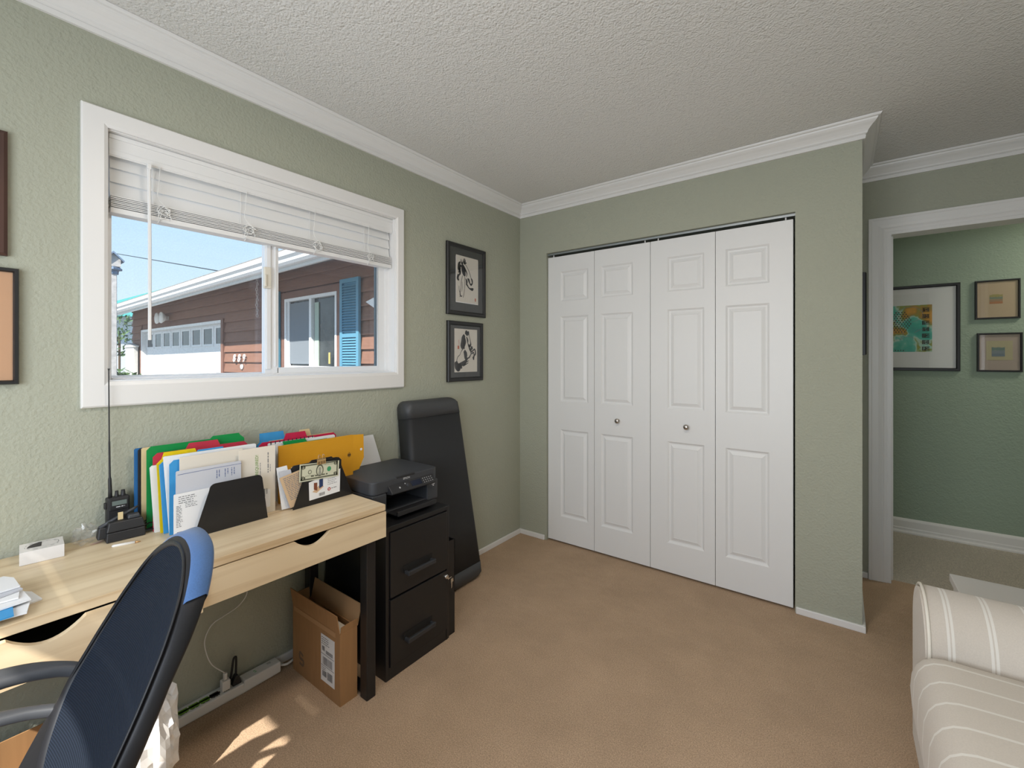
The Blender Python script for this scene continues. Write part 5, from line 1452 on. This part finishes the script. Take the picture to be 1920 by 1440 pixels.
PLAINF = stripe_mat('plain_fabric', 'Y', 5.0, .31, [(.5, .501)])
sofa = empty('sofa', (2.6, -1.7, 0), 'cream striped fabric sofa with rounded arms facing the desk', 'sofa')
def arm_profile(y0, y1, zt, r, n=10):
    """arched arm section in (y, z)"""
    pts = [(y0, .08), (y1, .08)]
    pts += [(y1, zt - r)]
    for k in range(1, n): a = math.pi / 2 * k / n; pts.append((y1 - r + r * math.cos(a), zt - r + r * math.sin(a)))
    pts += [(y1 - r, zt), (y0 + r, zt)]
    for k in range(1, n): a = math.pi / 2 + math.pi / 2 * k / n; pts.append((y0 + r + r * math.cos(a), zt - r + r * math.sin(a)))
    pts += [(y0, zt - r)]
    return pts
for (ya, yb_) in ((-1.02, -0.74), (-2.98, -2.70)):
    prf = arm_profile(ya, yb_, .615, .135)
    a_ = B().prism([(SX, y, z) for y, z in prf], (SBX - SX - .02, 0, 0)).build('arm', ARMF, sofa)
    for p in a_.data.polygons: p.use_smooth = len(p.vertices) == 4
    # front panel, slightly proud, with piping
    B().prism([(SX - .012, y + (.006 if y < (ya + yb_) / 2 else -.006), z - (.006 if z > .3 else 0)) for y, z in prf], (.012, 0, 0)).build('arm_front', PLAINF, a_)
    B().tube([(SX - .004, y, z + (.001 if z > .5 else 0)) for y, z in prf[1:]] + [(SX - .004, ya, .08)], .0045, 8).build('piping', M('piping', (.70, .66, .58), .8), a_, smooth=True)
def cushion(y0, y1, x0, x1, z0, z1, crown=.025):
    """soft block: superellipse section with crowned top"""
    nx, ny = 26, 22; vs = []; fs = []
    def pt(a, b_, top):
        x = x0 + (x1 - x0) * a; y = y0 + (y1 - y0) * b_
        ex = min(1, min(a * (x1 - x0), (1 - a) * (x1 - x0)) / .085); ey = min(1, min(b_ * (y1 - y0), (1 - b_) * (y1 - y0)) / .05)
        fx = max(0, 1 - (1 - ex) ** 3) ** .3333; fy = max(0, 1 - (1 - ey) ** 3) ** .3333
        h = (z1 - z0) / 2; zc_ = (z1 + z0) / 2
        k = fx * fy
        return (x, y, zc_ + (1 if top else -1) * h * k + (crown * math.sin(math.pi * a) * math.sin(math.pi * b_) if top else 0))
    A_ = [i / nx for i in range(nx + 1)]; A_ = [.5 - .5 * math.cos(math.pi * a) for a in A_]
    B_ = [.5 - .5 * math.cos(math.pi * i / ny) for i in range(ny + 1)]
    for top in (True, False):
        base = len(vs)
        for a in A_:
            for b_ in B_: vs.append(pt(a, b_, top))
        for i in range(nx):
            for j in range(ny):
                q = (base + i * (ny + 1) + j, base + (i + 1) * (ny + 1) + j, base + (i + 1) * (ny + 1) + j + 1, base + i * (ny + 1) + j + 1)
                fs.append(q if top else q[::-1])
    me = mesh('seat_cushion', vs, fs)
    bm = bmesh.new(); bm.from_mesh(me); bmesh.ops.remove_doubles(bm, verts=bm.verts, dist=1e-4); bm.to_mesh(me); bm.free()
    return link('seat_cushion', me, SEATF, sofa, smooth=True)
cushion(-1.862, -1.022, SX - .045, 2.80, .27, .505)
cushion(-2.698, -1.866, SX - .045, 2.80, .27, .505)
B().box(SX, 2.98, -2.70, -1.02, .08, .268).build('base', PLAINF, sofa, bevel=.01)
B().prism([(2.80, -2.70, .27), (3.0, -2.70, .27), (3.025, -2.70, .86), (2.90, -2.70, .88), (2.84, -2.70, .84)], (0, 1.68, 0)).build('backrest', ARMF, sofa, bevel=.03, seg=4)
for (x, y) in ((2.17, -.80), (2.17, -2.92), (2.95, -.80), (2.95, -2.92)):
    B().lathe([(0, .08), (.028, .08), (.02, 0), (0, 0)], (x, y, 0), 'z', 12).build('leg', WALNUT, sofa)
# white side table behind the sofa arm
st_ = empty('side_table', (2.5, -.5, 0), 'low white side table between the sofa arm and the doorway', 'table')
tz = .47
c0 = P(1780, 1075, z=tz)
tx0, ty1 = c0.x, c0.y
TW = M('table_white', (.72, .70, .68), .45)
box('table_top', tx0, tx0 + .46, -.695, ty1, tz - .028, tz, TW, st_, bevel=.002)
for (x, y) in ((tx0 + .01, -.685), (tx0 + .41, -.685), (tx0 + .01, ty1 - .05), (tx0 + .41, ty1 - .05)):
    box('leg', x, x + .04, y, y + .04, 0, tz - .028, TW, st_)
box('apron', tx0 + .014, tx0 + .446, -.64, ty1 - .055, tz - .11, tz - .03, TW, st_)

# ================================================================== OUTSIDE
Y0 = 0.75
GZ = -0.35
tag(B().box(-90, 40, -60, 60, GZ - .3, GZ).build('ground', M('driveway_concrete', (.20, .195, .185), .9, noise=(3, .08), bump=(60, .2, .01))), kind='structure')
SID = M('brown_siding', (0.235, 0.118, 0.078), .75, noise=(7, .12, (.4, 1, 6)), bump=(40, .2, .004))
BTRIM = M('brown_trim', (0.21, 0.108, 0.078), .75, noise=(6, .1))
SOFW = M('soffit_white', (.70, .72, .72), .6)
GUTW = M('gutter_white', (.82, .83, .84), .4)
house = empty('garage_wing', (-7.5, Y0, GZ), 'brown lap-sided garage wing with white double door and gutter, seen through the window', 'building')
gx0, gx1, gz1 = -12.70, -7.55, 2.045            # garage door opening
hx0, hx1, hz0, hz1 = -5.075, -3.62, 1.150, 2.235  # house window (outer)
XL, XRt = -13.62, -0.16
B().box(XL, gx0, Y0 + .03, Y0 + .15, GZ, 2.7).box(gx1, hx0 + .02, Y0 + .03, Y0 + .15, GZ, 2.7).box(hx1 - .02, XRt, Y0 + .03, Y0 + .15, GZ, 2.7).box(gx0, gx1, Y0 + .03, Y0 + .15, gz1, 2.7).box(hx0 + .02, hx1 - .02, Y0 + .03, Y0 + .15, GZ, hz0 + .02).box(hx0 + .02, hx1 - .02, Y0 + .03, Y0 + .15, hz1 - .02, 2.7).build('sheathing', BTRIM, house)
pitch = .187; zj = 1.059 - 7 * pitch
cache = {}
def board(x0, x1, z0, h=pitch):
    key = (round(x1 - x0, 3), round(h, 3))
    if key not in cache:
        b = B().prism([(0, .030, .0), (0, -.006, -.004), (0, -.014, -.006), (0, -.014, .008), (0, .016, h), (0, .030, h)], (x1 - x0, 0, 0))
        me = mesh('siding_board', b.v, b.f)
        bm = bmesh.new(); bm.from_mesh(me); bmesh.ops.recalc_face_normals(bm, faces=bm.faces); bm.to_mesh(me); bm.free()
        me.materials.append(SID); cache[key] = me
    o = bpy.data.objects.new('siding_board', cache[key]); COL.objects.link(o)
    o.parent = house; o.location = Vector((x0, Y0, z0)) - house.location
z = zj
while z < 2.62:
    h = min(pitch, 2.66 - z)
    segs = [(XL, gx0 - .10), (gx1 + .10, XRt)] if z < gz1 + .02 else [(XL, XRt)]
    out = []
    for a, c in segs:
        if z + h > hz0 + .001 and z < hz1 - .001 and a < hx0 and c > hx1:
            if z + h > hz1 or z < hz0: out.append((a, hx0 - .10)); out.append((hx1 + .10, c))
            else: out.append((a, hx0 - .10)); out.append((hx1 + .10, c))
        else: out.append((a, c))
    for a, c in out: board(a, c, z, h)
    z += pitch
# trims
for nm, q in (('corner_trim', (gx1, gx1 + .10, -.035, gz1 + .02)), ('corner_trim', (gx0 - .10, gx0 - .04, -.03, gz1 + .02)), ('window_trim', (hx0 - .11, hx0, -.03, hz1 + .10)), ('window_trim', (hx1, hx1 + .11, -.03, hz1 + .10))):
    box(nm, q[0], q[1], Y0 + q[2], Y0 + .03, GZ if nm == 'corner_trim' else hz0 - .10, q[3], BTRIM, house)
box('window_trim', hx0, hx1, Y0 - .03, Y0 + .03, hz1, hz1 + .10, BTRIM, house)
# white door trim
B().box(gx0 - .04, gx0 + .04, Y0 - .02, Y0 + .11, GZ, gz1).box(gx0 + .04, gx1, Y0 - .02, Y0 + .11, gz1 - .055, gz1).build('door_trim', GUTW, house)
# garage door
GD = M('garage_door_white', (.82, .83, .84), .5)
GGL = M('dark_glass', (.025, .035, .045), .12, noise=(2.0, .5))
gd = box('garage_door', gx0 + .04, gx1 - .002, Y0 + .09, Y0 + .14, GZ, gz1 - .055, GD, house)
npan = 8; pwid = (gx1 - gx0 - .04) / npan
for i in range(npan):
    xa = gx0 + .04 + i * pwid
    wz0, wz1 = 1.60, 1.915
    fr = B().box(xa + .03, xa + pwid - .03, Y0 + .075, Y0 + .09, wz0 - .045, wz0).box(xa + .03, xa + pwid - .03, Y0 + .075, Y0 + .09, wz1, wz1 + .04).box(xa + .03, xa + .10, Y0 + .075, Y0 + .09, wz0, wz1).box(xa + pwid - .10, xa + pwid - .03, Y0 + .075, Y0 + .09, wz0, wz1)
    fr.build('window_surround', GD, gd)
    box('window_pane', xa + .09, xa + pwid - .09, Y0 + .084, Y0 + .0895, wz0, wz1, GGL, gd)
    for (za, zb) in ((1.02, 1.40), (.50, .90), (-.02, .38)):
        B().box(xa + .07, xa + pwid - .07, Y0 + .082, Y0 + .09, za, zb).build('raised_panel', GD, gd, bevel=.004)
# house window with screen
HG = M('house_glass', (.045, .05, .05), .06, noise=(3, .6))
SCR = M('insect_screen', (.20, .23, .26), .9)
hw_ = empty('house_window', (hx0, Y0, hz0)); hw_.parent = house; hw_.matrix_parent_inverse = Matrix.Translation(-house.location)
def hpart(nm, x0, x1, y0, y1, z0, z1, mat, bev=0): return B().box(x0, x1, y0, y1, z0, z1).build(nm, mat, hw_, bevel=bev)
fw_ = .045; hm = (hx0 + hx1) / 2 + .03
B().box(hx0, hx0 + fw_, Y0 - .035, Y0 + .05, hz0, hz1).box(hx1 - fw_, hx1, Y0 - .035, Y0 + .05, hz0, hz1).box(hx0 + fw_, hx1 - fw_, Y0 - .035, Y0 + .05, hz1 - fw_, hz1).box(hx0 + fw_, hx1 - fw_, Y0 - .035, Y0 + .05, hz0, hz0 + fw_).box(hm - .03, hm + .03, Y0 - .03, Y0 + .05, hz0 + fw_, hz1 - fw_).build('frame', GUTW, hw_)
hpart('screen', hx0 + fw_ + .04, hm - .03, Y0 + .005, Y0 + .008, hz0 + fw_ + .03, hz1 - fw_ - .03, SCR)
hpart('sash', hx0 + fw_, hx0 + fw_ + .05, Y0 - .005, Y0 + .02, hz0 + fw_, hz1 - fw_, GUTW)
hpart('pane', hm + .03, hx1 - fw_, Y0 + .025, Y0 + .03, hz0 + fw_, hz1 - fw_, HG)
hpart('pane', hx0 + fw_, hm - .03, Y0 + .03, Y0 + .035, hz0 + fw_, hz1 - fw_, HG)
hpart('pale_strip', hm + .05, hm + .16, Y0 + .012, Y0 + .022, hz0 + fw_, hz1 - fw_ - .06, M('pale_green_strip', (.42, .52, .44), .8))  # pale green strip just outside the right pane
hpart('brush_ornament', hx1 - .18, hx1 - .14, Y0 - .05, Y0 - .036, hz0 + .08, hz0 + .24, M('ochre', (.55, .45, .16), .6), .008)
# shutters
SHB = M('shutter_blue', (.10, .29, .42), .55)
def shutter(x0, x1, z0, z1):
    s_ = empty('shutter', (x0, Y0 - .03, z0)); s_.parent = house; s_.matrix_parent_inverse = Matrix.Translation(-house.location)
    w = .055; zm = z0 + (z1 - z0) * .42
    B().box(x0, x0 + w, Y0 - .06, Y0 - .025, z0, z1).box(x1 - w, x1, Y0 - .06, Y0 - .025, z0, z1).box(x0 + w, x1 - w, Y0 - .06, Y0 - .025, z0, z0 + w).box(x0 + w, x1 - w, Y0 - .06, Y0 - .025, z1 - w, z1).box(x0 + w, x1 - w, Y0 - .06, Y0 - .025, zm, zm + .05).box(x0 + w, x1 - w, Y0 - .032, Y0 - .025, z0 + w, z1 - w).build('shutter_frame', SHB, s_)
    me = None; z = z0 + w + .012
    while z < z1 - w - .01:
        if not (zm - .03 < z < zm + .05):
            if me is None:
                b = B().prism([(0, -.004, 0), (0, .022, .030), (0, .022, .024), (0, -.004, -.006)], (x1 - x0 - 2 * w, 0, 0)); me = mesh('louvre', b.v, b.f)
                bm = bmesh.new(); bm.from_mesh(me); bmesh.ops.recalc_face_normals(bm, faces=bm.faces); bm.to_mesh(me); bm.free(); me.materials.append(SHB)
            o = bpy.data.objects.new('louvre', me); COL.objects.link(o); o.parent = s_; o.location = (w, -.023, z - z0)
        z += .036
shutter(-3.505, -3.075, 1.02, 2.372)
shutter(-5.66, -5.22, 1.02, 2.372)
# eave: soffit, fascia, gutter
def slab_slope(nm, poly_yz, mat, xa=-13.9, xb=-2.0, dz=.14):
    """long eave member, running slightly down towards the far end for drainage"""
    n = len(poly_yz); vs = [(xa, y, z - dz) for y, z in poly_yz] + [(xb, y, z) for y, z in poly_yz]
    fs = [tuple(range(n)), tuple(range(n, 2 * n))] + [(i, (i + 1) % n, n + (i + 1) % n, n + i) for i in range(n)]
    return B().add(vs, fs).build(nm, mat, house)
slab_slope('soffit', [(.06, 2.475), (Y0 + .03, 2.735), (Y0 + .03, 2.775), (.06, 2.515)], SOFW)
slab_slope('fascia', [(.03, 2.43), (.06, 2.43), (.06, 2.63), (.03, 2.63)], SOFW)
slab_slope('gutter', [(.03, 2.47), (-.03, 2.47), (-.055, 2.50), (-.055, 2.535), (-.085, 2.565), (-.085, 2.595), (-.070, 2.595), (-.070, 2.57), (.03, 2.57)], GUTW)
slab_slope('drip_edge', [(.03, 2.60), (-.055, 2.605), (-.055, 2.640), (.03, 2.645)], GUTW)
B().add([(-13.95, -.03, 2.50), (-2.0, -.03, 2.64), (-2.0, 4.0, 3.8), (-13.95, 4.0, 3.66), (-13.95, -.03, 2.53), (-2.0, -.03, 2.67), (-2.0, 4.0, 3.85), (-13.95, 4.0, 3.71)], [(0, 3, 2, 1), (4, 5, 6, 7), (0, 1, 5, 4), (1, 2, 6, 5), (2, 3, 7, 6), (3, 0, 4, 7)]).build('roof', M('grey_shingle', (.22, .21, .20), .9, noise=(30, .2)), house)
# house number, chime, lights, sensor
NUMW = M('number_white', (.85, .85, .84), .5)
for i, chx in enumerate(('8', '8', '9')):
    vs, fs = text_faces(chx, .20, 'CENTER', shear=.2)
    b = B(); put2d(b, [(p[0] * 1.05, p[1]) for p in vs], fs, (-6.93 + i * .20, Y0 - .045, 1.245), (1, 0, 0), (0, 0, 1))
    me = mesh('house_number', b.v, b.f); bm = bmesh.new(); bm.from_mesh(me)
    r_ = bmesh.ops.extrude_face_region(bm, geom=list(bm.faces)); bmesh.ops.translate(bm, vec=(0, .012, 0), verts=[v for v in r_['geom'] if isinstance(v, bmesh.types.BMVert)])
    bmesh.ops.recalc_face_normals(bm, faces=bm.faces); bm.to_mesh(me); bm.free()
    link('house_number', me, NUMW, house)
B().lathe([(0, -.02), (.045, -.02), (.05, 0), (0, 0)], (-6.66, Y0 - .010, 1.155), 'y', 16).build('doorbell', NUMW, house, smooth=True)
fl = empty('flood_light', (-10.7, Y0 - .05, 2.245)); fl.parent = house; fl.matrix_parent_inverse = Matrix.Translation(-house.location)
for dx in (-.17, .15):
    B().lathe([(0, -.12), (.125, -.12), (.13, -.10), (.06, -.02), (.03, .0), (0, 0)], (-10.7 + dx, Y0 - .06, 2.245), 'y', 18).build('lamp_head', NUMW, fl, smooth=True)
B().box(-10.80, -10.60, Y0 - .05, Y0 - .005, 2.20, 2.29).build('mount', NUMW, fl)
B().prism([(-2.86, Y0 - .02, 2.02), (-2.70, Y0 - .02, 2.06), (-2.62, Y0 - .02, 1.90), (-2.72, Y0 - .02, 1.95)], (0, -.08, 0)).build('sensor', NUMW, house)
# rain chain hanging from the soffit
rc = empty('hanging_chain', (-5.40, .45, 2.45), 'twisted pale metal chain hanging under the garage eave', 'chain')
COP = M('chain_metal', (.55, .45, .40), .45, metal=.3)
zc = 2.555
for k in range(15):
    a = k % 2
    pts = []
    for q in range(13):
        th = 2 * math.pi * q / 12
        r1, r2 = .014 * math.cos(th), .026 * math.sin(th)
        pts.append((-5.40 + (r1 if a else 0) + .012 * math.sin(k * 1.1), .45 + (0 if a else r1), zc + r2))
    B().tube(pts, .005, 6, cap=False).build('link', COP, rc)
    zc -= .041

# neighbour house with teal roof
nb = empty('neighbour_house', (-24, 3.0, GZ), 'white neighbour house with a teal metal roof beyond the garage', 'building')
B().box(-30, -21.5, 1.2, 9.0, GZ, 3.05).build('wall', M('neighbour_white', (.72, .74, .76), .7), nb)
B().add([(-31, .6, 3.0), (-21.0, .6, 3.0), (-21.0, 9.6, 3.0), (-31, 9.6, 3.0), (-29, 5, 5.0), (-23, 5, 5.0)], [(0, 1, 5, 4), (1, 2, 5), (2, 3, 4, 5), (3, 0, 4), (0, 3, 2, 1)]).build('roof', M('teal_roof', (.09, .36, .33), .5), nb)
box('fascia', -31, -21.0, .55, .62, 2.86, 3.06, GUTW, nb)
for k in range(3):
    f = box('window', -29.4 + k * 2.6, -28.2 + k * 2.6, 1.15, 1.2, .8, 2.1, GUTW, nb)
    box('pane', -29.3 + k * 2.6, -28.3 + k * 2.6, 1.13, 1.16, .9, 2.0, GGL, f)
# bird house on a post close to the window
bh = empty('birdhouse_post', (-3.0, -1.73, GZ), 'weathered white birdhouse on a tall post outside the window', 'birdhouse')
PW = M('weathered_white', (.62, .60, .58), .85, noise=(25, .2)); PBL = M('weathered_blue', (.22, .30, .42), .8, noise=(30, .25))
pc = P(208.5, 500, x=-3.0).y
B().box(-3.04, -2.96, pc - .030, pc + .030, GZ, 2.02).build('post', PW, bh, bevel=.004)
B().lathe([(0, 0), (.048, 0), (.050, .03), (.072, .035), (.072, .050), (.060, .055), (.060, .060), (0, .060)], (-3.0, pc, 2.02), 'z', 8).build('capital', PBL, bh)
hs = B().box(-3.06, -2.94, pc - .050, pc + .050, 2.08, 2.135).prism([(-3.06, pc - .050, 2.135), (-3.06, pc + .050, 2.135), (-3.06, pc, 2.19)], (.12, 0, 0)).build('nest_box', PW, bh)
B().prism([(-3.08, pc + .068, 2.118), (-3.08, pc + .072, 2.130), (-3.08, pc, 2.205), (-3.08, pc, 2.19)], (.16, 0, 0)).prism([(-3.08, pc - .068, 2.118), (-3.08, pc - .072, 2.130), (-3.08, pc, 2.205), (-3.08, pc, 2.19)], (.16, 0, 0)).build('roof', PBL, bh)
# utility cabinet by the far corner of the garage
u0 = P(237, 640, y=.62); u1 = P(252, 640, y=.62)
uc = empty('utility_cabinet', (u0.x, .62, GZ), 'pale grey utility cabinet at the far corner of the garage wall', 'cabinet')
UG = M('utility_grey', (.62, .62, .60), .6)
box('body', u0.x, u1.x, .60, .70, GZ, 1.60, UG, uc, bevel=.01)
B().prism([(u0.x - .05, .58, 1.60), (u1.x + .05, .58, 1.60), (u1.x + .05, .58, 1.64), (u0.x + .2, .58, 1.72)], (0, .12, 0)).build('lid', UG, uc)
box('door', u0.x + .35, u1.x - .05, .588, .60, GZ + .2, 1.50, UG, uc, bevel=.004)
# shrubs
LEAF = M('leaf_green', (.10, .17, .06), .6, noise=(8, .5))
def shrub(name, c, r, n, seed, label):
    rr = random.Random(seed); root = empty(name, (c[0], c[1], GZ), label, 'shrub', 'shrubs beyond the window')
    b = B()
    for i in range(n):
        d = Vector((rr.gauss(0, 1), rr.gauss(0, 1), rr.gauss(0, 1))).normalized() * (rr.random() ** .4)
        p = Vector(c) + Vector((d.x * r[0], d.y * r[1], d.z * r[2]))
        a = Vector((rr.uniform(-1, 1), rr.uniform(-1, 1), rr.uniform(-1, 1))).normalized(); s = rr.uniform(.05, .10)
        t = a.cross(Vector((.3, .5, .8))).normalized()
        b.add([p - a * s, p - t * s * .45, p + a * s, p + t * s * .45], [(0, 1, 2, 3)])
    tag(b.build('foliage', LEAF, root), kind='stuff')
    B().tube([(c[0], c[1], GZ), (c[0], c[1], c[2])], .03, 6).build('stem', M('bark', (.12, .08, .05), .9), root)
s1 = P(222, 690, x=-9.5); shrub('shrub', (s1.x, s1.y, .55), (.5, .45, .60), 900, 3, 'dark leafy shrub low beside the birdhouse post')
s2 = P(224, 612, x=-16.0); shrub('shrub', (s2.x, s2.y, 2.1), (.55, .4, .75), 260, 5, 'sparse tall shrub in front of the teal-roofed house')
# overhead wire
w0 = P(203, 473, y=6.0); w1 = P(403, 507, y=6.0)
dv = (w1 - w0).normalized()
tag(B().tube([w0 - dv * 25, w0, w1, w1 + dv * 14], .028, 6).build('overhead_wire', BLACKP), 'thin dark utility wire crossing the sky outside', 'wire')
